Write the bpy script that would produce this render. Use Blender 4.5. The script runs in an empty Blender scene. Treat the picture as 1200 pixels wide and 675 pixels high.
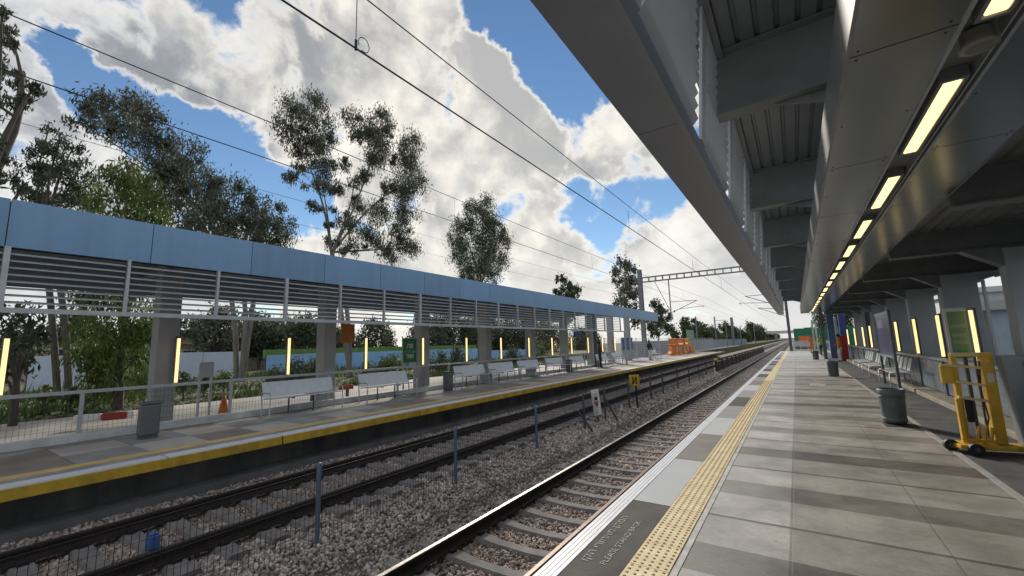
import bpy, bmesh, math, random
import numpy as np
from mathutils import Vector, Matrix
R = math.radians
random.seed(7); RNG = np.random.default_rng(7)
SC = bpy.context.scene
COL = SC.collection

# ------------------------------------------------------------------ camera
EYE = 1.6
CAM_F, VPX, VPY, ROLL = 490.0, 933.0, 395.5, -0.03     # photograph pixels (1200 x 675)
_u, _v = VPX - 600, -(VPY - 337.5)
_c, _s = math.cos(ROLL), math.sin(ROLL)
_ur, _vr = _c*_u - _s*_v, _s*_u + _c*_v
PITCH = math.atan(-_vr/CAM_F); YAW = math.atan(_ur/CAM_F*math.cos(PITCH))
_F = np.array([-math.sin(YAW), math.cos(YAW), 0]); _R = np.array([math.cos(YAW), math.sin(YAW), 0]); _Z = np.array([0, 0, 1.])
FW = math.cos(PITCH)*_F + math.sin(PITCH)*_Z; _up = -math.sin(PITCH)*_F + math.cos(PITCH)*_Z
RT = _c*_R + _s*_up; UP = -_s*_R + _c*_up
def ray(px, py): return FW + (px-600)/CAM_F*RT - (py-337.5)/CAM_F*UP
def at_x(px, py, X): d = ray(px, py); return np.array([0, 0, EYE]) + d*(X/d[0])
def at_y(px, py, Y): d = ray(px, py); return np.array([0, 0, EYE]) + d*(Y/d[1])
def at_z(px, py, Z): d = ray(px, py); return np.array([0, 0, EYE]) + d*((Z-EYE)/d[2])
cam = bpy.data.cameras.new('camera'); co = bpy.data.objects.new('camera', cam); COL.objects.link(co)
cam.sensor_fit = 'HORIZONTAL'; cam.sensor_width = 36; cam.lens = CAM_F/1200*36
cam.clip_start = 0.05; cam.clip_end = 6000
m = Matrix.Identity(4)
for i in range(3):
    m[i][0] = RT[i]; m[i][1] = UP[i]; m[i][2] = -FW[i]
m[0][3], m[1][3], m[2][3] = 0, 0, EYE
co.matrix_world = m; SC.camera = co

# ------------------------------------------------------------------ sky, sun, exposure
SUN_DIR = ray(560, 150); SUN_DIR = SUN_DIR/np.linalg.norm(SUN_DIR)
SUN_EL = math.asin(SUN_DIR[2]); SUN_AZ = math.atan2(SUN_DIR[0], SUN_DIR[1])
SKY_STRENGTH = 0.1
SC.view_settings.view_transform = 'Standard'; SC.view_settings.look = 'None'
SC.view_settings.exposure = 0.6; SC.view_settings.gamma = 1
SC.view_settings.use_curve_mapping = False

world = bpy.data.worlds.new('World'); SC.world = world; world.use_nodes = True
NT = world.node_tree; N = NT.nodes; L = NT.links
def wn(t, **k):
    n = N.new(t)
    for a, b in k.items(): setattr(n, a, b)
    return n
def wmath(op, a, b=None, clamp=False):
    n = wn('ShaderNodeMath', operation=op, use_clamp=clamp)
    for i, q in enumerate((a, b)):
        if q is None: continue
        if isinstance(q, (int, float)): n.inputs[i].default_value = q
        else: L.new(q, n.inputs[i])
    return n.outputs[0]
def wvec(op, a, b=None, out=0):
    n = wn('ShaderNodeVectorMath', operation=op)
    for i, q in enumerate((a, b)):
        if q is None: continue
        if isinstance(q, (tuple, list)): n.inputs[i].default_value = q
        else: L.new(q, n.inputs[i])
    return n.outputs[out]
def wrange(x, a, b, c, d):
    n = wn('ShaderNodeMapRange', interpolation_type='SMOOTHSTEP')
    L.new(x, n.inputs[0])
    for i, q in enumerate((a, b, c, d)): n.inputs[i+1].default_value = q
    return n.outputs[0]
sky = wn('ShaderNodeTexSky', sky_type='NISHITA', sun_disc=False, sun_elevation=SUN_EL, sun_rotation=SUN_AZ,
         air_density=1.0, dust_density=0.0, ozone_density=1.3)
tc = wn('ShaderNodeTexCoord'); DIR = wvec('NORMALIZE', tc.outputs['Generated'])
sep = wn('ShaderNodeSeparateXYZ'); L.new(DIR, sep.inputs[0])
hz = wmath('ADD', wmath('MAXIMUM', sep.outputs[2], 0.0), 0.22)
cmb = wn('ShaderNodeCombineXYZ')
L.new(wmath('DIVIDE', sep.outputs[0], hz), cmb.inputs[0]); L.new(wmath('DIVIDE', sep.outputs[1], hz), cmb.inputs[1])
PLANE = cmb.outputs[0]
def noise(vec, scale, detail, rough, off=(0, 0, 0), dist=0.0):
    n = wn('ShaderNodeTexNoise', noise_dimensions='3D')
    L.new(wvec('ADD', vec, off), n.inputs['Vector'])
    n.inputs['Scale'].default_value = scale; n.inputs['Detail'].default_value = detail
    n.inputs['Roughness'].default_value = rough; n.inputs['Distortion'].default_value = dist
    return n.outputs[0]
big = noise(PLANE, 2.3, 9, 0.58, (3.1, 1.7, 0.2), 0.25)
puff = noise(DIR, 8.0, 10, 0.57, (0.4, 0.1, 5.0), 0.3)
dens = wmath('ADD', wmath('MULTIPLY', wmath('SUBTRACT', big, 0.5), 1.0), wmath('MULTIPLY', wmath('SUBTRACT', puff, 0.5), 2.1))
# where the cloud banks and the blue gaps of this day's sky stand (directions)
BLOBS = [  # px, py, radius px, amount
 (218, 5, 55, -.75), (88, 82, 26, -.5), (105, 92, 32, -.5), (140, 112, 34, -.5), (190, 142, 36, -.55), (245, 178, 38, -.6), (295, 203, 40, -.65), (335, 222, 34, -.5),
 (560, -8, 30, -.4), (612, 14, 38, -.6), (655, 55, 46, -.75), (690, 92, 40, -.6), (645, 245, 30, -.45), (690, 250, 28, -.4), (760, 228, 36, -.5), (728, 288, 26, -.4), (840, 300, 28, -.35),
 (470, 10, 24, -.3),
 (130, 35, 75, .3), (40, 45, 60, .35), (250, 85, 75, .35), (340, 110, 100, .3), (450, 110, 110, .35), (550, 150, 90, .35), (650, 180, 50, .3), (20, 130, 60, .25), (70, 190, 60, .25),
 (500, 240, 70, .25), (590, 290, 60, .25), (700, 320, 60, .25), (800, 265, 40, .25), (720, 195, 32, .25), (780, 350, 70, .25), (880, 350, 70, .25), (420, 290, 70, .2)]
wv = wn('ShaderNodeTexNoise', noise_dimensions='3D'); L.new(DIR, wv.inputs['Vector']); wv.inputs['Scale'].default_value = 5.0; wv.inputs['Detail'].default_value = 6; wv.inputs['Roughness'].default_value = .6
WARP = wvec('NORMALIZE', wvec('ADD', DIR, wvec('MULTIPLY', wvec('SUBTRACT', wv.outputs['Color'], (.5, .5, .5)), (.22, .22, .22))))
acc = None
for px, py, r, a in BLOBS:
    d = ray(px, py); nrm = np.linalg.norm(d); d = d/nrm
    ang = r/CAM_F/nrm*1.25
    v = wrange(wvec('DOT_PRODUCT', WARP, tuple(d), 1), math.cos(ang*1.5), math.cos(ang*0.25), 0, a)
    acc = v if acc is None else wmath('ADD', acc, v)
acc = wmath('ADD', acc, 0.15)
acc = wmath('MAXIMUM', wmath('MINIMUM', acc, 0.40), -0.62)
# unseen clouds added behind the camera, raising fill light on surfaces facing it
rear_fill = wrange(wvec('DOT_PRODUCT', DIR, tuple(FW), 1), -0.2, 0.6, 0.02, 0.0)
low = wrange(sep.outputs[2], 0.0, 0.16, 0.22, 0.0)
dens = wmath('ADD', wmath('ADD', wmath('ADD', dens, acc), rear_fill), low)
cover = wrange(dens, -0.08, 0.26, 0, 1)
# back-lit clouds: thin edges glow, thick bellies are grey
puff2 = noise(DIR, 9.0, 9, 0.58, (2.0, 7.1, 1.3), 0.3)
shade = noise(DIR, 3.6, 10, 0.56, (6.2, 2.1, 0.7), 0.4)
tone = wmath('ADD', wmath('MULTIPLY', shade, 0.62), wmath('MULTIPLY', puff2, 0.38))
belly = wmath('MULTIPLY', wrange(tone, 0.36, 0.58, 0.0, 1.0), wrange(dens, 0.06, 0.40, 0.0, 1.0))
sund = wvec('DOT_PRODUCT', DIR, tuple(SUN_DIR), 1)
glow = wrange(sund, 0.72, 1.0, 0.0, 1.0)
lowsh = wrange(sep.outputs[2], 0.02, 0.35, 0.25, 1.0)
belly = wmath('MULTIPLY', wmath('MULTIPLY', wmath('MULTIPLY', belly, wrange(sund, 0.93, 1.0, 1.0, 0.8)), wrange(sund, -0.4, 0.5, 0.3, 1.0)), wmath('MULTIPLY', lowsh, 0.95))
def mixc(f, a, b):
    n = wn('ShaderNodeMix', data_type='RGBA')
    if isinstance(f, (int, float)): n.inputs[0].default_value = f
    else: L.new(f, n.inputs[0])
    for i, q in ((6, a), (7, b)):
        if isinstance(q, tuple): n.inputs[i].default_value = q
        else: L.new(q, n.inputs[i])
    return n.outputs[2]
bright = mixc(glow, (5.9, 5.85, 5.8, 1), (7.4, 7.0, 6.2, 1))
dark = mixc(glow, (1.75, 1.9, 2.15, 1), (2.2, 2.3, 2.45, 1))
cloud = mixc(belly, bright, dark)
hs = wn('ShaderNodeHueSaturation'); hs.inputs['Saturation'].default_value = 1.12; hs.inputs['Value'].default_value = 0.72
L.new(sky.outputs[0], hs.inputs['Color'])
final = mixc(wmath('MULTIPLY', cover, 0.97), hs.outputs[0], cloud)
bg = N['Background']; L.new(final, bg.inputs[0]); bg.inputs[1].default_value = SKY_STRENGTH
world.cycles.sampling_method = 'MANUAL'; world.cycles.sample_map_resolution = 1024

sun = bpy.data.lights.new('sun', 'SUN'); sun.energy = 2.6; sun.angle = R(11); sun.color = (1, .93, .82)
so = bpy.data.objects.new('sun', sun); COL.objects.link(so)
so.rotation_euler = Vector(-SUN_DIR).to_track_quat('-Z', 'Y').to_euler()

# ------------------------------------------------------------------ materials
MATS = {}
def material(name, col, rough=.6, metal=0, var=.15, scale=3.0, bump=0.0, bscale=40, island=0.0, col2=None, emit=None, estr=0, stretch=(1, 1, 1), spec=.5, rvar=0.0, trans=0.0, objv=0.0):
    if name in MATS: return MATS[name]
    M = bpy.data.materials.new(name); M.use_nodes = True; MATS[name] = M
    nt = M.node_tree; n = nt.nodes; l = nt.links; b = n['Principled BSDF']
    b.inputs['Roughness'].default_value = rough; b.inputs['Metallic'].default_value = metal
    b.inputs['Specular IOR Level'].default_value = spec
    g = n.new('ShaderNodeNewGeometry'); mp = n.new('ShaderNodeMapping'); mp.inputs['Scale'].default_value = stretch
    l.new(g.outputs['Position'], mp.inputs[0])
    ns = n.new('ShaderNodeTexNoise'); ns.inputs['Scale'].default_value = scale; ns.inputs['Detail'].default_value = 7; ns.inputs['Roughness'].default_value = .62
    l.new(mp.outputs[0], ns.inputs['Vector'])
    mr = n.new('ShaderNodeMapRange'); mr.inputs[1].default_value = .3; mr.inputs[2].default_value = .7
    l.new(ns.outputs[0], mr.inputs[0])
    mx = n.new('ShaderNodeMix'); mx.data_type = 'RGBA'
    c = np.array(col[:3]); c2 = np.array(col2[:3]) if col2 else c*(1+var)
    c1 = c if col2 else c*(1-var)
    mx.inputs[6].default_value = (*c1, 1); mx.inputs[7].default_value = (*np.minimum(c2, 1), 1)
    l.new(mr.outputs[0], mx.inputs[0]); out = mx.outputs[2]
    if island:
        h = n.new('ShaderNodeHueSaturation'); l.new(out, h.inputs['Color'])
        m2 = n.new('ShaderNodeMapRange'); m2.inputs[3].default_value = 1-island; m2.inputs[4].default_value = 1+island
        l.new(g.outputs['Random Per Island'], m2.inputs[0]); l.new(m2.outputs[0], h.inputs['Value']); out = h.outputs[0]
    if objv:
        oi = n.new('ShaderNodeObjectInfo'); h = n.new('ShaderNodeHueSaturation'); l.new(out, h.inputs['Color'])
        m4 = n.new('ShaderNodeMapRange'); m4.inputs[3].default_value = 1-objv; m4.inputs[4].default_value = 1+objv
        l.new(oi.outputs['Random'], m4.inputs[0]); l.new(m4.outputs[0], h.inputs['Value']); out = h.outputs[0]
    l.new(out, b.inputs['Base Color'])
    if rvar:
        m3 = n.new('ShaderNodeMapRange'); m3.inputs[1].default_value = .35; m3.inputs[2].default_value = .65
        m3.inputs[3].default_value = max(rough-rvar, .03); m3.inputs[4].default_value = min(rough+rvar, 1)
        l.new(ns.outputs[0], m3.inputs[0]); l.new(m3.outputs[0], b.inputs['Roughness'])
    if bump:
        nb = n.new('ShaderNodeTexNoise'); nb.inputs['Scale'].default_value = bscale; nb.inputs['Detail'].default_value = 5
        l.new(g.outputs['Position'], nb.inputs['Vector'])
        bp = n.new('ShaderNodeBump'); bp.inputs['Strength'].default_value = bump; bp.inputs['Distance'].default_value = .02
        l.new(nb.outputs[0], bp.inputs['Height']); l.new(bp.outputs[0], b.inputs['Normal'])
    if emit:
        b.inputs['Emission Color'].default_value = (*emit, 1); b.inputs['Emission Strength'].default_value = estr
    if trans:
        tr = n.new('ShaderNodeBsdfTranslucent'); l.new(out, tr.inputs[0]); ms = n.new('ShaderNodeMixShader'); ms.inputs[0].default_value = trans
        l.new(b.outputs[0], ms.inputs[1]); l.new(tr.outputs[0], ms.inputs[2]); l.new(ms.outputs[0], n['Material Output'].inputs[0])
    return M
mt = material
CONC = mt('concrete', (.30, .29, .28), .75, var=.25, scale=2.5, bump=.25)
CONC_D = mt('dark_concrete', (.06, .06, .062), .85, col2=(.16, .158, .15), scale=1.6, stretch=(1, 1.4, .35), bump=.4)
CONC_COL = mt('column_concrete', (.36, .36, .37), .7, var=.15, scale=1.5, bump=.15)
KERB = mt('pale_kerb', (.58, .60, .61), .75, var=.25, scale=2.2, bump=.2)
STEEL = mt('galvanised_steel', (.50, .53, .57), .45, .6, var=.12, scale=4)
STEEL_D = mt('dark_steel', (.10, .11, .125), .5, .4, var=.2, scale=3)
FASCIA = mt('blue_silver_panel', (.205, .355, .55), .40, .3, var=.10, scale=1.6, stretch=(1, 2.2, .18), rvar=.08, objv=.07)
LOUVRE = mt('louvre_aluminium', (.46, .50, .54), .5, .4, var=.1)
EAVE = mt('eave_panel', (.25, .275, .32), .42, .15, var=.10, scale=1.4, rvar=.05, objv=.05)
BLADE = mt('louvre_blade', (.55, .57, .60), .42, .25, var=.06, scale=1.5)
DECK = mt('roof_deck', (.24, .26, .28), .5, .3, var=.15, scale=1.2)
BEAM = mt('beam_paint', (.22, .235, .245), .55, .1, var=.12, scale=2)
SOFF = mt('soffit_composite_panel', (.37, .40, .41), .2, .75, var=.05, scale=.6, objv=.05)
DARK = mt('black_gap', (.012, .012, .013), .8, var=.2)
GLOW = mt('warm_tube', (.9, .8, .6), .5, var=.03, emit=(1, .72, .29), estr=.95)
GLOWC = mt('warm_ceiling_tube', (.9, .8, .6), .5, var=.03, emit=(1, .74, .34), estr=1.15)
BINM = mt('bin_metal', (.13, .145, .16), .5, .3, var=.15, scale=6)
BENCH = mt('perforated_steel', (.62, .66, .71), .45, .35, var=.08, scale=8)
WHITE = mt('white_plastic', (.84, .86, .85), .4, var=.05)
YEL = mt('yellow_paint', (.50, .30, .02), .5, col2=(.66, .40, .03), scale=7, bump=.08, rvar=.12)
YEDGE = mt('edge_yellow', (.36, .235, .03), .65, col2=(.70, .46, .035), scale=3.2, stretch=(1, 1, .5), bump=.2, bscale=18)
RUBBER = mt('black_rubber', (.015, .015, .016), .6, var=.2)
GREYB = mt('grey_cabinet', (.24, .27, .28), .42, .2, var=.15, scale=2)
TACT = mt('tactile_yellow', (.58, .46, .27), .7, col2=(.80, .67, .40), scale=5)
TACTD = mt('tactile_stud', (.36, .24, .09), .7, var=.2, scale=9)
WSTRIP = mt('white_edge_paint', (.64, .66, .71), .5, var=.12, scale=5, bump=.05)
GROOVE = mt('groove_dirt', (.33, .36, .42), .6, var=.2)
ASPH = mt('asphalt', (.085, .09, .096), .6, var=.3, scale=1.5, bump=.35, bscale=120, rvar=.15)
ROADM = mt('pale_road', (.42, .385, .34), .8, var=.2, scale=.6, bump=.15)
SLEEP = mt('sleeper_concrete', (.20, .185, .175), .85, var=.3, scale=5, bump=.3)
RAILM = mt('rail_rust', (.028, .022, .019), .7, .2, var=.35, scale=6)
RAILT = mt('rail_top', (.34, .32, .30), .42, .9, var=.15, scale=6)
RAILB = mt('rail_top_rusty', (.15, .10, .07), .5, .5, var=.25, scale=8)
BALL = mt('ballast_base', (.24, .21, .195), .9, var=.6, scale=22, bump=1.0, bscale=28)
STONE = mt('ballast_stone', (.45, .392, .355), .9, var=.3, scale=3, island=.55)
STONE_B = mt('ballast_stone_rusty', (.36, .295, .25), .9, var=.35, scale=2, island=.5)
SOIL = mt('soil_and_grass', (.16, .12, .075), .95, scale=.22, col2=(.055, .085, .025), bump=.5, bscale=6)
GRASS = mt('grass_blade', (.06, .10, .022), .8, var=.35, scale=.8, island=.4, trans=.3)
LEAF_E = mt('eucalyptus_leaf', (.10, .112, .078), .7, var=.35, scale=.5, island=.55, trans=.3)
LEAF_D = mt('dark_leaf', (.07, .092, .05), .7, var=.35, scale=.5, island=.5, trans=.26)
LEAF_G = mt('bright_leaf', (.10, .145, .03), .55, var=.3, scale=.7, island=.4, trans=.35)
LEAF_B = mt('bush_leaf', (.085, .115, .042), .7, var=.4, scale=.8, island=.4, trans=.25)
BARK = mt('pale_bark', (.20, .185, .17), .85, var=.3, scale=3, bump=.3, stretch=(1, 1, .3))
BARK_D = mt('dark_bark', (.10, .085, .075), .9, var=.3, scale=3, bump=.3)
WIRE = mt('wire_metal', (.03, .032, .036), .5, .5, var=.1)
HOARD_W = mt('white_hoarding', (.58, .68, .84), .5, var=.06, scale=1.2)
HOARD_B = mt('blue_hoarding', (.28, .50, .82), .5, var=.1, scale=1)
GREEN_T = mt('green_netting', (.13, .26, .06), .8, var=.2, scale=2)
SIGNG = mt('green_sign_face', (.015, .17, .075), .4, var=.1)
SIGNW = mt('white_lettering', (.75, .78, .76), .5, var=.03)
SIGNB = mt('blue_sign_face', (.02, .05, .30), .4, var=.1)
SIGNP = mt('purple_board', (.13, .13, .30), .3, var=.12, scale=1.5)
SIGNY = mt('yellow_sign_face', (.60, .38, .03), .5, var=.1)
BLACKP = mt('black_paint', (.012, .012, .012), .5, var=.1)
ORANGE = mt('orange_plastic', (.72, .17, .02), .5, var=.18, scale=4)
OCHRE = mt('ochre_plastic', (.66, .36, .04), .5, var=.15, scale=4)
REDP = mt('red_paint', (.42, .025, .02), .35, var=.1)
RUSTSIGN = mt('orange_board', (.42, .13, .03), .5, var=.12)
WALLW = mt('pale_render', (.58, .60, .60), .8, var=.1, scale=1)
WALLB = mt('beige_render', (.42, .36, .28), .85, var=.12, scale=1)
ROOFM = mt('brown_roof', (.19, .12, .08), .8, var=.25, scale=4)
GLASSD = mt('dark_window', (.03, .04, .05), .12, var=.1)
GPANEL = mt('blue_grey_panel', (.24, .30, .35), .3, .3, var=.25, scale=1.1, rvar=.12)
SKIN = mt('skin', (.45, .28, .20), .6, var=.08)
HAIR = mt('dark_hair', (.02, .016, .013), .6, var=.2)
CL_DK = mt('dark_cloth', (.025, .028, .04), .85, var=.2)
CL_RED = mt('maroon_cloth', (.12, .02, .025), .85, var=.2)
CL_ORG = mt('orange_cloth', (.55, .16, .04), .85, var=.2)
CL_WHT = mt('pale_cloth', (.6, .58, .55), .85, var=.1)
CL_GRN = mt('lime_cloth', (.25, .42, .06), .85, var=.15)
PANELW = mt('dark_timber_panel', (.045, .032, .026), .8, var=.4, scale=2)
TEAL = mt('green_hoarding', (.02, .20, .11), .6, var=.12)

# striped paving of the near platform: dark bands between thin joints, every slab its own tone
def paving():
    M = bpy.data.materials.new('striped_paving'); M.use_nodes = True; nt = M.node_tree; n = nt.nodes; l = nt.links; b = n['Principled BSDF']
    g = n.new('ShaderNodeNewGeometry'); sp = n.new('ShaderNodeSeparateXYZ'); l.new(g.outputs['Position'], sp.inputs[0])
    def ma(op, a, bb=None, clamp=False):
        q = n.new('ShaderNodeMath'); q.operation = op; q.use_clamp = clamp
        for i, s in enumerate((a, bb)):
            if s is None: continue
            if isinstance(s, (int, float)): q.inputs[i].default_value = s
            else: l.new(s, q.inputs[i])
        return q.outputs[0]
    def no(scale, det=6, st=(1, 1, 1)):
        mp = n.new('ShaderNodeMapping'); mp.inputs['Scale'].default_value = st; l.new(g.outputs['Position'], mp.inputs[0])
        q = n.new('ShaderNodeTexNoise'); q.inputs['Scale'].default_value = scale; q.inputs['Detail'].default_value = det; q.inputs['Roughness'].default_value = .65
        l.new(mp.outputs[0], q.inputs['Vector']); return q.outputs[0]
    def ss(x, a, bb, c=0, d=1):
        q = n.new('ShaderNodeMapRange'); q.interpolation_type = 'SMOOTHSTEP'; l.new(x, q.inputs[0])
        for i, s in enumerate((a, bb, c, d)): q.inputs[i+1].default_value = s
        return q.outputs[0]
    def mix(f, a, bb, blend='MIX'):
        q = n.new('ShaderNodeMix'); q.data_type = 'RGBA'; q.blend_type = blend; l.new(f, q.inputs[0])
        for i, s in ((6, a), (7, bb)):
            if isinstance(s, tuple): q.inputs[i].default_value = (*s, 1)
            else: l.new(s, q.inputs[i])
        return q.outputs[2]
    y = ma('ADD', sp.outputs[1], ma('MULTIPLY', ma('SUBTRACT', no(1.3, 3), .5), .02))
    u = ma('DIVIDE', ma('SUBTRACT', y, 4.44), 1.78); t = ma('FRACT', u); idx = ma('FLOOR', u)
    wn_ = n.new('ShaderNodeTexWhiteNoise'); wn_.noise_dimensions = '1D'; l.new(idx, wn_.inputs['W']); slab = wn_.outputs[0]
    band = ma('MULTIPLY', ss(t, .37, .378), ss(t, .64, .648, 1, 0))
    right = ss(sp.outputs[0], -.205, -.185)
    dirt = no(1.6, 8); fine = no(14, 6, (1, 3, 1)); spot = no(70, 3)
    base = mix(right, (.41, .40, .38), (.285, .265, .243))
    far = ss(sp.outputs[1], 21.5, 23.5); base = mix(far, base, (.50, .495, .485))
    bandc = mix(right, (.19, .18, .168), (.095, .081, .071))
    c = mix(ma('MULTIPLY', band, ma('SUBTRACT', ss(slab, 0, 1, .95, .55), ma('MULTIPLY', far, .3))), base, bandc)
    tone = ss(slab, 0, 1, .86, 1.1); tv = n.new('ShaderNodeHueSaturation'); l.new(c, tv.inputs['Color'])
    l.new(ma('MULTIPLY', ma('MULTIPLY', tone, ss(dirt, .25, .75, .72, 1.22)), ma('MULTIPLY', ss(fine, .3, .7, .88, 1.1), ss(spot, .35, .65, .9, 1.08))), tv.inputs['Value'])
    jy = ma('ADD', ss(t, .004, .018, 1, 0), ss(t, .98, .994, 0, 1), True)
    thin = ma('MULTIPLY', ma('SUBTRACT', 1, ss(ma('ABSOLUTE', ma('SUBTRACT', ma('FRACT', ma('MULTIPLY', u, .5)), .5)), .0, .008)), .7)
    jx = ma('SUBTRACT', 1, ss(ma('ABSOLUTE', ma('ADD', sp.outputs[0], .195)), .004, .014))
    jx2 = ma('SUBTRACT', 1, ss(ma('ABSOLUTE', ma('SUBTRACT', sp.outputs[0], .78)), .003, .01))
    jx3 = ma('MULTIPLY', jx2, .5)
    j = ma('ADD', ma('ADD', jy, thin), ma('ADD', ma('MULTIPLY', jx, .5), jx3), True)
    c = mix(ma('MULTIPLY', j, .8), tv.outputs[0], (.05, .045, .042))
    vo = n.new('ShaderNodeTexVoronoi'); vo.inputs['Scale'].default_value = 4.2; l.new(g.outputs['Position'], vo.inputs['Vector'])
    vs_ = n.new('ShaderNodeSeparateColor'); l.new(vo.outputs['Color'], vs_.inputs[0])
    gum = ma('MULTIPLY', ss(vo.outputs['Distance'], .05, .085, 1, 0), ss(vs_.outputs[0], .62, .66))
    c = mix(ma('MULTIPLY', gum, .55), c, (.055, .05, .047))
    blot = no(.75, 9); c = mix(ma('MULTIPLY', ss(blot, .56, .66), .38), c, (.10, .088, .076))
    l.new(c, b.inputs['Base Color'])
    l.new(ss(dirt, .3, .7, .42, .7), b.inputs['Roughness'])
    bp = n.new('ShaderNodeBump'); bp.inputs['Strength'].default_value = .25; bp.inputs['Distance'].default_value = .01
    l.new(ma('SUBTRACT', ma('ADD', ma('MULTIPLY', fine, .5), ma('MULTIPLY', spot, .5)), ma('MULTIPLY', j, 1.0)), bp.inputs['Height']); l.new(bp.outputs[0], b.inputs['Normal'])
    return M
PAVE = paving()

# ------------------------------------------------------------------ mesh helpers
class MB:
    def __init__(s): s.v = []; s.f = []; s.m = []; s.sm = []
    def add(s, vs, fs, mi=0, smooth=False):
        o = len(s.v); s.v += [tuple(map(float, p)) for p in vs]
        for f in fs: s.f.append(tuple(o+i for i in f)); s.m.append(mi); s.sm.append(smooth)
        return s
    def box(s, x0, x1, y0, y1, z0, z1, mi=0):
        v = [(x0, y0, z0), (x1, y0, z0), (x1, y1, z0), (x0, y1, z0), (x0, y0, z1), (x1, y0, z1), (x1, y1, z1), (x0, y1, z1)]
        return s.add(v, [(0, 3, 2, 1), (4, 5, 6, 7), (0, 1, 5, 4), (1, 2, 6, 5), (2, 3, 7, 6), (3, 0, 4, 7)], mi)
    def hexa(s, v, mi=0):
        return s.add(v, [(0, 3, 2, 1), (4, 5, 6, 7), (0, 1, 5, 4), (1, 2, 6, 5), (2, 3, 7, 6), (3, 0, 4, 7)], mi)
    def bar(s, a, b, w, h, up=(0, 0, 1), mi=0):
        a = np.array(a, float); b = np.array(b, float); d = b-a; d /= np.linalg.norm(d)
        up = np.array(up, float)
        if abs(d@up) > .98: up = np.array([1., 0, 0])
        x = np.cross(d, up); x /= np.linalg.norm(x); y = np.cross(x, d)
        x *= w/2; y *= h/2
        v = [a-x-y, a+x-y, b+x-y, b-x-y, a-x+y, a+x+y, b+x+y, b-x+y]
        return s.hexa(v, mi)
    def tube(s, pts, r, n=8, mi=0, cap=True):
        pts = [np.array(p, float) for p in pts]
        rs = r if hasattr(r, '__len__') else [r]*len(pts)
        vs = []; prev = None
        for i, p in enumerate(pts):
            d = pts[min(i+1, len(pts)-1)]-pts[max(i-1, 0)]; d = d/(np.linalg.norm(d)+1e-9)
            if prev is None:
                a = np.array([0, 0, 1.]) if abs(d[2]) < .9 else np.array([1., 0, 0]); x = np.cross(d, a)
            else: x = prev-d*(prev@d)
            x /= np.linalg.norm(x)+1e-9; prev = x; y = np.cross(d, x)
            for k in range(n):
                t = 2*math.pi*k/n; vs.append(p+rs[i]*(math.cos(t)*x+math.sin(t)*y))
        fs = []
        for i in range(len(pts)-1):
            for k in range(n): fs.append((i*n+k, i*n+(k+1) % n, (i+1)*n+(k+1) % n, (i+1)*n+k))
        s.add(vs, fs, mi, n > 4)
        if cap:
            s.add(vs[:n][::-1], [tuple(range(n))], mi); s.add(vs[-n:], [tuple(range(n))], mi)
        return s
    def lathe(s, c, prof, n=20, mi=0, smooth=True):
        vs = []
        for r, z in prof:
            for k in range(n): t = 2*math.pi*k/n; vs.append((c[0]+r*math.cos(t), c[1]+r*math.sin(t), c[2]+z))
        fs = [(i*n+k, i*n+(k+1) % n, (i+1)*n+(k+1) % n, (i+1)*n+k) for i in range(len(prof)-1) for k in range(n)]
        return s.add(vs, fs, mi, smooth)
    def prism(s, prof, y0, y1, mi=0, close=True, caps=True):   # profile in x,z swept along y
        n = len(prof); vs = [(x, y0, z) for x, z in prof]+[(x, y1, z) for x, z in prof]
        fs = [(i, (i+1) % n, n+(i+1) % n, n+i) for i in range(n if close else n-1)]
        s.add(vs, fs, mi)
        if close and caps: s.add(vs[:n], [tuple(range(n))[::-1]], mi); s.add(vs[n:], [tuple(range(n))], mi)
        return s
    def sheet(s, x0, x1, y0, y1, z, mi=0): return s.add([(x0, y0, z), (x1, y0, z), (x1, y1, z), (x0, y1, z)], [(0, 1, 2, 3)], mi)
    def mesh(s, name, mats):
        me = bpy.data.meshes.new(name); me.from_pydata(s.v, [], s.f)
        for q in (mats if isinstance(mats, (list, tuple)) else [mats]): me.materials.append(q)
        me.polygons.foreach_set('material_index', s.m); me.polygons.foreach_set('use_smooth', s.sm)
        bm = bmesh.new(); bm.from_mesh(me); bmesh.ops.recalc_face_normals(bm, faces=bm.faces); bm.to_mesh(me); bm.free()
        me.update(); return me
    def build(s, name, mats, parent=None, loc=None, bevel=0):
        o = bpy.data.objects.new(name, s.mesh(name, mats)); COL.objects.link(o)
        if parent is not None: o.parent = parent
        if loc is not None: o.location = loc
        if bevel:
            b = o.modifiers.new('bevel', 'BEVEL'); b.width = bevel; b.segments = 2; b.limit_method = 'ANGLE'
        return o
def numpy_mesh(name, V, F, mat_, parent=None):
    me = bpy.data.meshes.new(name); V = np.asarray(V, np.float32); F = np.asarray(F, np.int32)
    me.vertices.add(len(V)); me.vertices.foreach_set('co', V.ravel())
    k = F.shape[1]; me.loops.add(F.size); me.loops.foreach_set('vertex_index', F.ravel())
    me.polygons.add(len(F)); me.polygons.foreach_set('loop_start', np.arange(0, F.size, k, dtype=np.int32))
    me.materials.append(mat_); me.update(calc_edges=True)
    o = bpy.data.objects.new(name, me); COL.objects.link(o)
    if parent is not None: o.parent = parent
    return o
def tag(o, label, cat, group=None):
    o['label'] = label; o['category'] = cat
    if group: o['group'] = group
    return o
def thing(name, label, cat, loc=(0, 0, 0), group=None, rz=0):
    o = bpy.data.objects.new(name, None); COL.objects.link(o); o.location = loc; o.rotation_euler = (0, 0, rz); o.empty_display_size = .2
    return tag(o, label, cat, group)
def struct(o): o['kind'] = 'structure'; return o
def stuff(o): o['kind'] = 'stuff'; return o
def copy_tree(o, parent=None):
    c = o.copy(); COL.objects.link(c)
    if parent is not None: c.parent = parent
    for ch in list(o.children): copy_tree(ch, c)
    return c
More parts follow.
